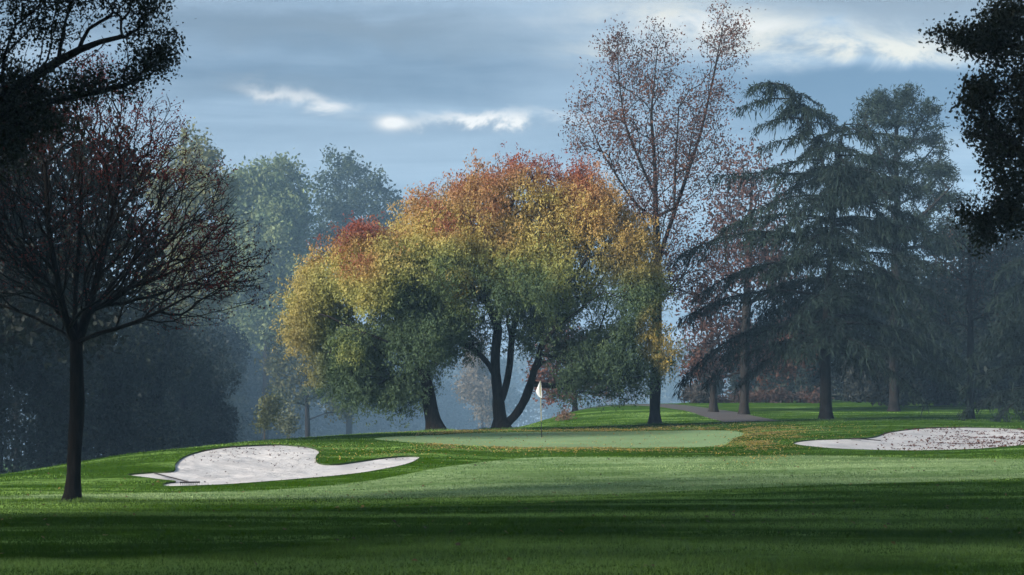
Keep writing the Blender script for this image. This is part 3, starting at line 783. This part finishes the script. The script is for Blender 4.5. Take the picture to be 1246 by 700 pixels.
far_tree('dark_tree', 'dark bushy evergreen filling the gap between pine and right edge oak', 128, 1195, (1190, 270),
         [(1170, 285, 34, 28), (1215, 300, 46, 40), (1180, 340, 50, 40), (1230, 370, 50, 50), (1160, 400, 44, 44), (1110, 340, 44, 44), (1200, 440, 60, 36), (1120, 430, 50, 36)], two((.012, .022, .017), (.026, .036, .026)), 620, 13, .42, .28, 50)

def shrub(name, label, d, blobs, col, n=90, k=14, size=.22, seed=0, sig=.16, cat='shrub'):
    bx = blobs[0][0]; zz = gz((bx - CX) / F * d, d)[0]; by = HY - (zz - CAMZ) / d * F
    st = [(pts_([(bx, by), (bx, blobs[0][1])], d), -1)]
    return broad_tree(name, label, cat, d, st, blobs, n, k, sig, size, col, .05, .01, .3, .5, seed, .1, foot=False)
shrub('leafy_shrub', 'pale yellow green shrub below the hazy wood, above the left bunker', 160, [(322, 505, 12, 20), (330, 490, 10, 14)], two((.10, .12, .05), (.17, .18, .08)), 90, 12, .3, 61, .25)
shrub('leafy_shrub', 'pale grey green shrub beside a dark trunk in the haze above the left bunker', 165, [(352, 512, 15, 18), (345, 500, 12, 12)], two((.09, .11, .07), (.15, .17, .11)), 90, 12, .3, 62, .25)
shrub('twiggy_shrub', 'small brown twiggy shrub on the green mound right of the flag', 117, [(688, 506, 8, 7)], two((.12, .07, .05), (.22, .13, .09)), 50, 6, .16, 63)
shrub('round_shrub', 'round dark shrub at the head of the curving path', 137, [(846, 478, 17, 10), (852, 486, 16, 8)], two((.05, .045, .04), (.09, .075, .065)), 140, 16, .22, 64)
shrub('low_hedge', 'low brown hedge between the curving path and the cedar', 139, [(905, 484, 26, 9), (945, 482, 26, 10), (880, 489, 20, 7), (985, 482, 26, 10)], two((.05, .03, .024), (.09, .045, .033)), 320, 14, .24, 65, cat='hedge')

# --- far woods: one mass
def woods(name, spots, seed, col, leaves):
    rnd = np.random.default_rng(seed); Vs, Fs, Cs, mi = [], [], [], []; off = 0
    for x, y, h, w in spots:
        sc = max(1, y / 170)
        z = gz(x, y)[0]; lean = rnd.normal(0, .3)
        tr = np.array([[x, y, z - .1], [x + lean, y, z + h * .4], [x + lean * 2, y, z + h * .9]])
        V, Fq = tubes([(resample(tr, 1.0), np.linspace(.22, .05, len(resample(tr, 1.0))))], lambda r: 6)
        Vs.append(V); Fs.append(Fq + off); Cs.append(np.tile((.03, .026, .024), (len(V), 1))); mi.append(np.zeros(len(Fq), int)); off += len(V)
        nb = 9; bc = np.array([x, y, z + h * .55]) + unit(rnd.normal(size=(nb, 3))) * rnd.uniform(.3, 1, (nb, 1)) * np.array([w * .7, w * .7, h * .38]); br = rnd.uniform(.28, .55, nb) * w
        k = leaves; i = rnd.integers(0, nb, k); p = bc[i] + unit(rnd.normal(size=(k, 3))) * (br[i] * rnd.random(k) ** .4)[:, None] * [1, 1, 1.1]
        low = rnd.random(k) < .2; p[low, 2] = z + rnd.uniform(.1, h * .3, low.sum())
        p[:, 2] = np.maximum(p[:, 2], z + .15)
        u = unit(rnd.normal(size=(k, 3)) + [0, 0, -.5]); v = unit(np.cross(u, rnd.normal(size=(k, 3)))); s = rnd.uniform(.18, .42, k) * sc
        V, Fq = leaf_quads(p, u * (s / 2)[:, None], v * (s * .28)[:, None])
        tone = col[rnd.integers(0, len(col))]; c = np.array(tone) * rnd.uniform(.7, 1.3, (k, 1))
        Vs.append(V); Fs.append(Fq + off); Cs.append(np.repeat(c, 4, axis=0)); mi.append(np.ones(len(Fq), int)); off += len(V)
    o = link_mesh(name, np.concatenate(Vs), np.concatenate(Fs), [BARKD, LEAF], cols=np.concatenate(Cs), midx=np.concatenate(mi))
    o['kind'] = 'stuff'; return o
rw = np.random.default_rng(77)
spots = []
for px, d, top in [(-260, 118, 170), (-190, 126, 200), (-120, 120, 180), (-60, 132, 210), (0, 124, 230), (50, 138, 250), (105, 130, 270), (150, 142, 300), (20, 160, 180), (90, 165, 200), (60, 118, 360), (130, 128, 390), (185, 150, 330),
                   (-20, 116, 300), (205, 420, 325), (250, 570, 335), (290, 660, 365), (240, 495, 390), (300, 600, 395), (345, 720, 365), (400, 750, 365), (455, 765, 385), (500, 780, 405), (370, 645, 410), (430, 690, 420), (190, 195, 420), (212, 190, 325), (238, 260, 345), (268, 330, 360), (300, 400, 380), (335, 470, 400), (250, 260, 400), (285, 340, 415), (320, 400, 430), (225, 175, 420), (225, 190, 360), (270, 390, 400), (315, 495, 420), (360, 570, 440), (405, 615, 430), (450, 645, 440), (500, 675, 440), (550, 690, 445), (600, 705, 440), (180, 165, 350), (215, 170, 400), (250, 180, 430), (170, 150, 430)]:
    x = (px - CX) / F * d; z = gz(x, d)[0]; h = CAMZ + (HY - top) / F * d - z; spots.append((x, d, h, h * .30))
woods('misty_woodland', spots, 78, [(.012, .020, .014), (.020, .029, .017), (.011, .019, .015)], 9500)
spots = []
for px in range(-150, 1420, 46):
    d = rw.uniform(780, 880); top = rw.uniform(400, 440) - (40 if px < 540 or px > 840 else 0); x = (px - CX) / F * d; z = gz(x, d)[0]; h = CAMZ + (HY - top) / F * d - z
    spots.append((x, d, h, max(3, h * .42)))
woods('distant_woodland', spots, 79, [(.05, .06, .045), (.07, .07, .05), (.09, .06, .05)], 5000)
spots = []
for px, d, top in [(1000, 150, 330), (1060, 146, 300), (1120, 150, 270), (1180, 145, 290), (1240, 150, 300), (1300, 140, 240), (1360, 135, 200), (950, 152, 350), (1220, 162, 240), (860, 165, 395), (905, 170, 380), (960, 168, 360), (1020, 172, 350), (1075, 165, 340), (1140, 170, 320), (1200, 172, 330), (1250, 168, 330), (930, 158, 430), (1040, 160, 430), (1100, 158, 440), (1160, 160, 430), (1225, 155, 420), (1090, 130, 375), (1140, 133, 350), (1215, 128, 330), (1255, 131, 290), (1045, 140, 400), (1180, 140, 380), (990, 145, 410)]:
    x = (px - CX) / F * d; z = gz(x, d)[0]; h = CAMZ + (HY - top) / F * d - z; spots.append((x, d, h, h * .32))
woods('shaded_woodland', spots, 80, [(.016, .024, .018), (.026, .028, .022)], 8000)

# --- trees outside the frame that shade the foreground and both sides
def shade_tree(x, y, h, w, seed, label, cz=.66, sq=.24):
    rnd = np.random.default_rng(seed); z = gz(x, y)[0]; base = np.array([x, y, z - .02])
    nb = 14; bc = base + [0, 0, h * cz] + unit(rnd.normal(size=(nb, 3))) * rnd.uniform(.2, 1, (nb, 1)) * np.array([w * .7, w * .7, h * sq]); br = rnd.uniform(.25, .42, nb) * w
    i = rnd.integers(0, nb, 420); pts = bc[i] + unit(rnd.normal(size=(420, 3))) * (br[i] * rnd.random(420) ** .4)[:, None]
    st = [(np.array([base - [0, 0, .1], base + [.1, 0, h * .25], base + [.2, .1, h * .5], base + [0, 0, h * .8]]), -1)]
    A, par, ns = grow(st, pts, .35, rnd=rnd); ch, r, nt = tree_chains(A, par, .4, .02)
    t = thing('oak_tree', label, 'tree', base, 'shade oaks around the viewpoint')
    V, Fq = tubes(ch); link_mesh('trunk', V, Fq, BARKD, t, base, smooth=True)
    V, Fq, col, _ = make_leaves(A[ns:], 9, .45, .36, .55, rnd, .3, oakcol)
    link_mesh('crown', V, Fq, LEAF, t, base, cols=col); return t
SHADE = [(-15.6, 35.2, 12, 4.6), (-12, 17, 17, 5.2), (-15, 27, 16, 4.5), (-13, 2, 19, 7), (-7, -9, 20, 8), (6, -12, 20, 8), (-17, 11, 20, 7.5), (-17.5, 22, 19, 6.5), (-26, 14, 21, 8), (-22, 3, 20, 8), (-30, 4, 21, 8), (-38, 8, 22, 8), (9.5, 6, 17, 5.5),  # first one added only to shade the bare left tree
         (-38, 92, 22, 8.5), (-41, 106, 23, 9), (-52, 98, 23, 9), (-47, 122, 24, 10), (-56, 112, 24, 10), (-62, 128, 24, 10), (-64, 104, 24, 10)]
for k, (x, y, h, w) in enumerate([(-9.5, 14, 19, 9.5), (9.5, 13, 19, 9), (-2, -3, 20, 10)]):
    shade_tree(x, y, h, w, 300 + k, 'tall unseen oak added outside the picture to shade the mist', .78, .12)
for k, (x, y, h, w) in enumerate([(-30, 33, 33, 6), (-30, 43, 33, 6), (-31, 54, 33, 6)]):  # added unseen, with high crowns shaped to shade the air before the cedar
    shade_tree(x, y, h, w, 320 + k, 'tall unseen oak added outside the picture to shade the mist', .80, .12)
for k, (x, y, h, w) in enumerate([(-24.5, 70, 11, 3.6), (-27.5, 80, 12, 3.8), (-31, 91, 13, 4.2), (-33.5, 101, 14, 4.5), (-31, 86, 21, 4.6), (-36, 97, 22, 5)]):  # unseen row added to keep sun off the mist at left
    shade_tree(x, y, h, w, 340 + k, 'tall unseen oak added outside the picture to shade the mist', .58, .24)
for k, (x, y, h, w) in enumerate(SHADE):
    shade_tree(x, y, h, w, 200 + k, 'tall unseen oak added outside the picture to shade the mist')

# ------------------------------------------------------------------ flag and rakes
hp = hit(659, 533); fb = np.array([hp[0], hp[1], gz(hp[0], hp[1])[0]])
fl = thing('golf_flag', 'white golf flag on a yellow and black pin standing in the green', 'golf flag', fb)
def rod(a, b, r0, r1, n=8, seg=6):
    a, b = np.array(a, float), np.array(b, float); t = np.linspace(0, 1, seg)[:, None]
    return tubes([(a + (b - a) * t, np.linspace(r0, r1, seg))], lambda r: n)
sc_ = fb[1] / F
H = 70 * sc_
V, Fq = rod(fb + [0, 0, -.02], fb + [-.012, 0, 20 * sc_], .015, .014); link_mesh('pole_base', V, Fq, BLACK, fl, fb, smooth=True)
V, Fq = rod(fb + [-.012, 0, 20 * sc_], fb + [-.05, 0, H - .01], .014, .012); link_mesh('pole', V, Fq, PINYELLOW, fl, fb, smooth=True)
# hanging flag cloth: folded sheet, fixed along its hoist at the top of the pole
nu, nv = 10, 14; Vf = []
for side in (0, 1):
    for j in range(nv):
        for i in range(nu):
            a = i / (nu - 1); b = j / (nv - 1)
            wd = .21 * np.interp(b, [0, .25, .65, .85, 1], [.18, .5, 1.0, .75, .35])
            Vf.append([fb[0] - .048 + .05 * (1 - a) * b - wd * a + .02, fb[1] + .05 * math.sin(a * 7 + b * 2) * a + side * .008 - .004, fb[2] + H - .02 - b * .70 * (1 - .10 * a) - .02 * a])
Ff = []
for s in (0, 1):
    for j in range(nv - 1):
        for i in range(nu - 1):
            q = s * nu * nv + j * nu + i; Ff.append((q, q + 1, q + nu + 1, q + nu) if s == 0 else (q, q + nu, q + nu + 1, q + 1))
link_mesh('flag', np.array(Vf), np.array(Ff), WHITE, fl, fb, smooth=True)
ang = np.linspace(0, 2 * math.pi, 17)[:-1]
ring = np.c_[np.cos(ang) * .056, np.sin(ang) * .056, 0 * ang]; ring2 = ring * [1.14, 1.14, 1]
Vr = np.vstack([fb + ring + [0, 0, .006], fb + ring2 + [0, 0, .006], fb + ring + [0, 0, -.08]])
link_mesh('hole_cup', Vr, np.array([(i, (i + 1) % 16, 16 + (i + 1) % 16, 16 + i) for i in range(16)] + [(i, 32 + i, 32 + (i + 1) % 16, (i + 1) % 16) for i in range(16)]), WHITE, fl, fb)

def bunker_rake(label, a, b):
    """handle from a to head at b, tines pointing down"""
    a, b = np.array(a, float), np.array(b, float)
    t = thing('bunker_rake', label, 'rake', b)
    V, Fq = rod(a + [0, 0, .03], b + [0, 0, .07], .017, .019); link_mesh('handle', V, Fq, RAKE, t, b, smooth=True)
    dr = unit((b - a) * [1, 1, 0]); sd = np.array([-dr[1], dr[0], 0])
    V, Fq = rod(b - sd * .27 + [0, 0, .07], b + sd * .27 + [0, 0, .07], .02, .02)
    Vs, Fs, off = [V], [Fq], len(V)
    for k in range(11):
        q = b + sd * (-.25 + .05 * k) + [0, 0, .07]; V, Fq = rod(q, q + dr * .015 - [0, 0, .08], .008, .004, 5, 3); Vs.append(V); Fs.append(Fq + off); off += len(V)
    link_mesh('rake_head', np.concatenate(Vs), np.concatenate(Fs), RAKE, t, b, smooth=True)
bunker_rake('long handled rake lying across the left tip of the large bunker', on_sand('sand1', 187, 576.5), on_sand('sand1', 231, 590))
ra = on_sand('sand2', 1062, 534.5); rb = on_sand('sand2', 1042, 536)
bunker_rake('rake lying at the back lip of the leaf strewn right bunker', [ra[0] + .25, ra[1] - .2, ra[2] + .02], [rb[0], rb[1], rb[2] + .02])

# ------------------------------------------------------------------ fallen leaves
def scatter(name, xy, zf, size, cols, seed, lift=.012):
    rnd = np.random.default_rng(seed); n = len(xy)
    p = np.c_[xy, zf + lift + rnd.random(n) * .02]
    a = rnd.uniform(0, 2 * math.pi, n); tilt = rnd.normal(0, .5, n)
    u = np.c_[np.cos(a), np.sin(a), tilt]; v = np.c_[-np.sin(a), np.cos(a), rnd.normal(0, .35, n)]
    s = size * rnd.uniform(.6, 1.3, n)
    V, Fq = leaf_quads(p, unit(u) * (s / 2)[:, None], unit(v) * (s * .3)[:, None], .3)
    c = np.array(cols)[rnd.integers(0, len(cols), n)] * rnd.uniform(.7, 1.25, (n, 1))
    o = link_mesh(name, V, Fq, LEAF, cols=np.repeat(c, 4, axis=0)); o['kind'] = 'stuff'; return o
YL = [(.45, .30, .06), (.50, .36, .09), (.40, .31, .09), (.34, .24, .08), (.44, .38, .14), (.24, .17, .07)]
def dens_pick(n, box, f, rnd):
    x = rnd.uniform(box[0], box[1], n); y = rnd.uniform(box[2], box[3], n)
    w = f(x, y); k = rnd.random(n) < w; return np.c_[x[k], y[k]]
rl = np.random.default_rng(5)
def fringe(x, y):
    px = CX + x / y * F; z = gz(x, y); py = HY - (z - CAMZ) / y * F
    p = np.c_[x, y]; ins = inside(GREENP, p); dd = polydist(GREENP, p)
    nz = vn(np.c_[x, y, 0 * x], 1.1); n2 = vn(np.c_[x, y, 0 * x + 9], .4)
    w = np.exp(-(dd / 2.6) ** 2) * np.clip(px / 60 - 8.2, 0, 1)
    w += np.clip((px - 860) / 40, 0, 1) * np.clip((985 - px) / 60, 0, 1) * np.exp(-((y - 72) / 9) ** 2) * .9
    w += .55 * np.exp(-((y - 92.5) / 2.0) ** 2) * np.clip((px - 440) / 60, 0, 1) * np.clip((960 - px) / 100, 0, 1)
    w += .22 * np.exp(-(((x + 5.0) / 2.6) ** 2 + ((y - 65) / 4) ** 2))
    w = w * np.clip((nz - .25) * 2.4, .05, 1) * np.clip((n2 - .2) * 2, .1, 1)
    w = np.where(ins, .015 * (dd < 6), w)
    for b in (BUNK1, BUNK2): w = np.where(inside(b, p), 0, w)
    return np.clip(w, 0, 1) * .85
xy = dens_pick(380000, (-10, 22, 56, 97), fringe, rl)
scatter('fallen_leaves', xy, gz(xy[:, 0], xy[:, 1]), .07, YL, 6)
xy = np.c_[rl.uniform(-14, 14, 420), rl.uniform(19, 62, 420)]
xy = xy[~inside(BUNK1, xy) & ~inside(BUNK2, xy)]
scatter('stray_leaves', xy, gz(xy[:, 0], xy[:, 1]), .085, [(.12, .06, .03), (.20, .12, .04), (.06, .035, .025)], 8)
def sand_at(nme, xy):
    k = [np.argmin(((vo - q) ** 2).sum(1)) for q in xy]; return sand_z[nme][k]
lo, hi = BUNK2.min(0), BUNK2.max(0)
xy = dens_pick(5200, (lo[0], hi[0], lo[1], hi[1]), lambda x, y: inside(BUNK2, np.c_[x, y]) * np.clip((CX + x / y * F - 1055) / 50, .03, 1) * np.clip((vn(np.c_[x, y, 0 * x], .9) - .25) * 2.2, 0, 1), rl)
scatter('bunker_leaves', xy, sand_at('sand2', xy), .11, [(.12, .045, .03), (.17, .07, .04), (.08, .035, .028)], 9, .03)
lo, hi = BUNK1.min(0), BUNK1.max(0)
xy = dens_pick(3500, (lo[0], hi[0], lo[1], hi[1]), lambda x, y: inside(BUNK1, np.c_[x, y]) * np.clip((y - 58) / 6, .05, 1) * np.clip((vn(np.c_[x, y, 0 * x], .7) - .35) * 2, 0, 1), rl)
scatter('sand_debris', xy, sand_at('sand1', xy), .08, [(.10, .06, .05), (.06, .04, .035)], 10, .03)

TRUNK_FEET = [(P(86, 612, 40)[0], 40, .24, 900), (P(611, 523, A_D)[0], A_D, .55, 900), (P(622, 520, A_D)[0], A_D, .4, 500), (P(531, 524, B_D)[0], B_D, .45, 700), (P(797, 518, C_D)[0], C_D, .4, 500), (e_base[0], e_base[1], .42, 600)]
# ------------------------------------------------------------------ grass blades in the nearer turf
rg = np.random.default_rng(15)
n = 420000
py_ = 503 + 205 * rg.random(n) ** 1.15
yy = np.clip(1.75 * F / (py_ - 480), 17.3, 112); yy = yy * rg.uniform(.93, 1.07, n); xx = (rg.random(n) - .5) * .56 * yy
XY = np.c_[xx, yy]; kk = (yy > 17.2)
for pl, e_ in ((BUNK1, .07), (BUNK2, .07), (GREENP, .3), (PATHP, .15)): kk &= ~(inside(pl, XY) & (polydist(pl, XY) > e_ * rg.random(n)))
xx, yy = xx[kk], yy[kk]; n0 = len(xx)
for bx_, by_, br_, bn_ in TRUNK_FEET:
    a_ = rg.uniform(0, 2 * math.pi, bn_); r_ = br_ * (1.0 + 1.3 * rg.random(bn_) ** 1.6)
    xx = np.r_[xx, bx_ + np.cos(a_) * r_]; yy = np.r_[yy, by_ + np.sin(a_) * r_]
n = len(xx); foot_ = np.arange(n) >= n0
g0 = np.c_[xx, yy, gz(xx, yy) - .005]
cl = vn(np.c_[xx, yy, 0 * xx], .45)
far = np.clip(yy / 30, .7, 2.2)
hgt = rg.uniform(.02, .045, n) * (.5 + 1.0 * cl) * (.7 + .3 * far) * np.interp(yy, [20, 32], [1.5, 1]) * np.where(foot_, 2.4, 1)
dirv = np.c_[rg.normal(0, .5, (n, 2)), np.ones(n)]; dirv = unit(dirv) * hgt[:, None]
wv = unit(np.c_[rg.normal(size=(n, 2)), 0 * xx]) * (rg.uniform(.004, .009, n) * far)[:, None]
V = np.stack([g0 - wv, g0 + wv, g0 + dirv], 1).reshape(-1, 3)
q3 = np.c_[xx * .3, yy, 0 * xx + 4]
dew = np.clip((.6 * vn(q3, 1.5) + .4 * vn(q3 + 20, 4.5) - .46) * 5.5, 0, 1)[:, None]
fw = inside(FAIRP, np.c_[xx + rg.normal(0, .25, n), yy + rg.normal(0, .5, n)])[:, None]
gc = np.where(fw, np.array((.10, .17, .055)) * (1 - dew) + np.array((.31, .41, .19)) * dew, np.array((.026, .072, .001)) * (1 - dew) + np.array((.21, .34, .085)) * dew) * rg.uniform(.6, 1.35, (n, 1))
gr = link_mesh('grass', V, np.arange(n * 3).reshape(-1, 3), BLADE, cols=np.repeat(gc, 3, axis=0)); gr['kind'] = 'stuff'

# ------------------------------------------------------------------ sky, sun, haze
SUN_EL, SUN_AZ = math.radians(22), math.radians(235)       # azimuth measured clockwise from +Y; the sun stands behind and to the left
sdir = np.array([math.sin(SUN_AZ) * math.cos(SUN_EL), math.cos(SUN_AZ) * math.cos(SUN_EL), math.sin(SUN_EL)])
sun = bpy.data.lights.new('sun', 'SUN'); sun.energy = 4.4; sun.angle = math.radians(16); sun.color = (1, .95, .86)
so = bpy.data.objects.new('sun', sun); C.objects.link(so)
so.rotation_euler = Vector(-sdir).to_track_quat('-Z', 'Y').to_euler(); so.location = (0, 0, 60)

W = bpy.data.worlds.new('World'); S.world = W; W.use_nodes = True
nt = W.node_tree; nt.nodes.clear()
sky = N(nt, 'ShaderNodeTexSky', sky_type='NISHITA', sun_disc=False, sun_elevation=SUN_EL, sun_rotation=SUN_AZ, altitude=100, air_density=1.2, dust_density=2.0)
tc = N(nt, 'ShaderNodeTexCoord'); sx = N(nt, 'ShaderNodeSeparateXYZ'); L(nt, tc.outputs['Generated'], sx.inputs[0])
yv = math_n(nt, 'MAXIMUM', sx.outputs[1], .08)
uu = math_n(nt, 'DIVIDE', sx.outputs[0], yv); vv = math_n(nt, 'DIVIDE', sx.outputs[2], yv)
cv = N(nt, 'ShaderNodeCombineXYZ'); L(nt, uu, cv.inputs[0]); L(nt, vv, cv.inputs[1])
def mapped(scale, loc=(0, 0, 0)):
    m = N(nt, 'ShaderNodeMapping'); m.inputs['Scale'].default_value = scale; m.inputs['Location'].default_value = loc
    L(nt, cv.outputs[0], m.inputs['Vector']); return m.outputs[0]
n_str = noise(nt, mapped((4, 44, 1), (1.7, .6, 0)), 1.0, 6, .6, .5)
n_mid = noise(nt, mapped((11, 34, 1), (3, 1, 0)), 1.0, 6, .6, .6)
n_w = noise(nt, mapped((22, 48, 1), (7, 5, 0)), 1.0, 5, .65, .5)
uw = math_n(nt, 'ADD', uu, math_n(nt, 'MULTIPLY', math_n(nt, 'SUBTRACT', n_mid, .5), .07))
vw = math_n(nt, 'ADD', vv, math_n(nt, 'MULTIPLY', math_n(nt, 'SUBTRACT', n_w, .5), .028))
def patch(px, py, rx, ry, amp=1.0, slope=0.0, u=uw, v=vw):
    a = math_n(nt, 'SUBTRACT', u, (px - CX) / F); b = math_n(nt, 'SUBTRACT', v, (HY - py) / F)
    if slope: b = math_n(nt, 'SUBTRACT', b, math_n(nt, 'MULTIPLY', a, slope))
    a = math_n(nt, 'DIVIDE', a, rx / F); b = math_n(nt, 'DIVIDE', b, ry / F)
    r = math_n(nt, 'ADD', math_n(nt, 'MULTIPLY', a, a), math_n(nt, 'MULTIPLY', b, b))
    e = math_n(nt, 'EXPONENT', math_n(nt, 'MULTIPLY', r, -1.0))
    return math_n(nt, 'MULTIPLY', e, amp)
def addm(*a):
    r = a[0]
    for x in a[1:]: r = math_n(nt, 'ADD', r, x)
    return r
K = 10.0 * .43   # cloud radiance is given after exposure; the background strength below is .1
def cc_(r, g, b): return (r * K, g * K, b * K)
cloud = ramp(nt, addm(math_n(nt, 'MULTIPLY', n_str, .75), math_n(nt, 'MULTIPLY', n_mid, .25)),
             [(.34, (.11, .185, .30)), (.45, (.21, .31, .44)), (.55, (.33, .45, .60)), (.66, (.50, .60, .72))])
dark = math_n(nt, 'MINIMUM', addm(patch(330, 45, 200, 45, .45), patch(520, 105, 170, 22, .35), patch(260, 100, 90, 28, .3)), 1.0)
col = mix_c(nt, dark, cloud, (.085, .165, .29))
n_e = math_n(nt, 'SUBTRACT', vw, math_n(nt, 'MULTIPLY', math_n(nt, 'SUBTRACT', n_w, .5), .012))
edge = step(nt, math_n(nt, 'SUBTRACT', (HY - 80) / F, n_e), -.0035, .0045)
bank = math_n(nt, 'MULTIPLY', math_n(nt, 'MINIMUM', patch(1070, 118, 205, 52, 1.7, 0, uu, vv), 1.0), edge)
slate = math_n(nt, 'MINIMUM', addm(patch(430, 32, 330, 24, .75), patch(330, 100, 160, 16, .35), patch(620, 60, 200, 12, .3), patch(1150, 15, 90, 20, .5)), 1.0)
col = mix_c(nt, slate, col, (.175, .225, .29))
pale = math_n(nt, 'MINIMUM', addm(patch(450, 185, 330, 50, .55), patch(690, 90, 90, 50, .4), patch(700, 5, 200, 22, .35), patch(250, 5, 140, 12, .35)), 1.0)
col = mix_c(nt, pale, col, (.40, .51, .65))
warm = math_n(nt, 'MULTIPLY', addm(patch(960, 40, 120, 26, 1.0), patch(1080, 58, 120, 16, 1.0), patch(820, 14, 100, 18, .8), patch(735, 60, 60, 12, .45)), step(nt, n_w, .22, .62))
col = mix_c(nt, math_n(nt, 'MINIMUM', warm, 1.0), col, (.92, .86, .72))
col = mix_c(nt, math_n(nt, 'MULTIPLY', bank, .92), col, (.05, .13, .26))
col = mix_c(nt, math_n(nt, 'MINIMUM', patch(1110, 6, 150, 20, .8), 1.0), col, (.24, .28, .34))
wht = math_n(nt, 'MINIMUM', addm(patch(477, 150, 17, 8, 1.3, 0, uu, vv), math_n(nt, 'MULTIPLY', addm(patch(600, 147, 85, 7, 1.5, 0, uu, vw), patch(345, 121, 55, 9, .9, -.25), patch(400, 130, 25, 6, .7), patch(880, 28, 70, 10, .6)), step(nt, n_w, .22, .6))), 1.0)
col = mix_c(nt, wht, col, (1.05, 1.0, .94))
colk = mix_c(nt, 1.0, col, (K, K, K), 'MULTIPLY')
# unseen sky overhead and behind is darkened to weaken the ambient light
unseen_dim = math_n(nt, 'MAXIMUM', step(nt, sx.outputs[2], .24, .55), step(nt, math_n(nt, 'MULTIPLY', sx.outputs[1], -1.0), -.35, .25))
colk = mix_c(nt, math_n(nt, 'MULTIPLY', unseen_dim, .6), colk, (.9, 1.15, 1.5))
mx = mix_c(nt, .92, sky.outputs[0], colk)
bg = N(nt, 'ShaderNodeBackground'); bg.inputs['Strength'].default_value = .1; L(nt, mx, bg.inputs['Color'])
wo = N(nt, 'ShaderNodeOutputWorld'); L(nt, bg.outputs[0], wo.inputs['Surface'])

hm, hnt = new_mat('morning_haze')
pv = N(hnt, 'ShaderNodeVolumePrincipled'); pv.inputs['Color'].default_value = (.42, .70, 1.0, 1); pv.inputs['Density'].default_value = .00058; pv.inputs['Anisotropy'].default_value = -.3
ho = N(hnt, 'ShaderNodeOutputMaterial'); L(hnt, pv.outputs[0], ho.inputs['Volume'])
x0, x1, y0, y1, z0, z1 = -432, 432, -82, 962, -33, 80
Vh = np.array([(x, y, z) for z in (z0, z1) for y in (y0, y1) for x in (x0, x1)], float)
hz = link_mesh('haze', Vh, [(0, 2, 3, 1), (4, 5, 7, 6), (0, 1, 5, 4), (2, 6, 7, 3), (0, 4, 6, 2), (1, 3, 7, 5)], hm)
hz['kind'] = 'stuff'; hz.display_type = 'WIRE'

# ------------------------------------------------------------------ camera and render settings
cam = bpy.data.cameras.new('camera'); co = bpy.data.objects.new('camera', cam); C.objects.link(co)
co.location = (0, 0, CAMZ); co.rotation_euler = (math.radians(90), 0, 0)
cam.sensor_width = 36; cam.lens = F * 36 / 1246; cam.shift_y = (HY - 350) / 1246; cam.clip_end = 2000; cam.clip_start = .1
cam.dof.use_dof = True; cam.dof.focus_distance = 84; cam.dof.aperture_fstop = 4.0
S.camera = co
S.view_settings.view_transform = 'Standard'; S.view_settings.look = 'None'; S.view_settings.gamma = 1; S.view_settings.exposure = 1.25
S.render.engine = 'CYCLES'; cy = S.cycles
cy.use_denoising = True
try: cy.denoiser = 'OPENIMAGEDENOISE'; cy.denoising_input_passes = 'RGB_ALBEDO_NORMAL'
except Exception: pass
cy.use_adaptive_sampling = True; cy.adaptive_threshold = .02
cy.max_bounces = 5; cy.diffuse_bounces = 2; cy.glossy_bounces = 1; cy.transmission_bounces = 2; cy.volume_bounces = 0; cy.transparent_max_bounces = 4
cy.caustics_reflective = False; cy.caustics_refractive = False
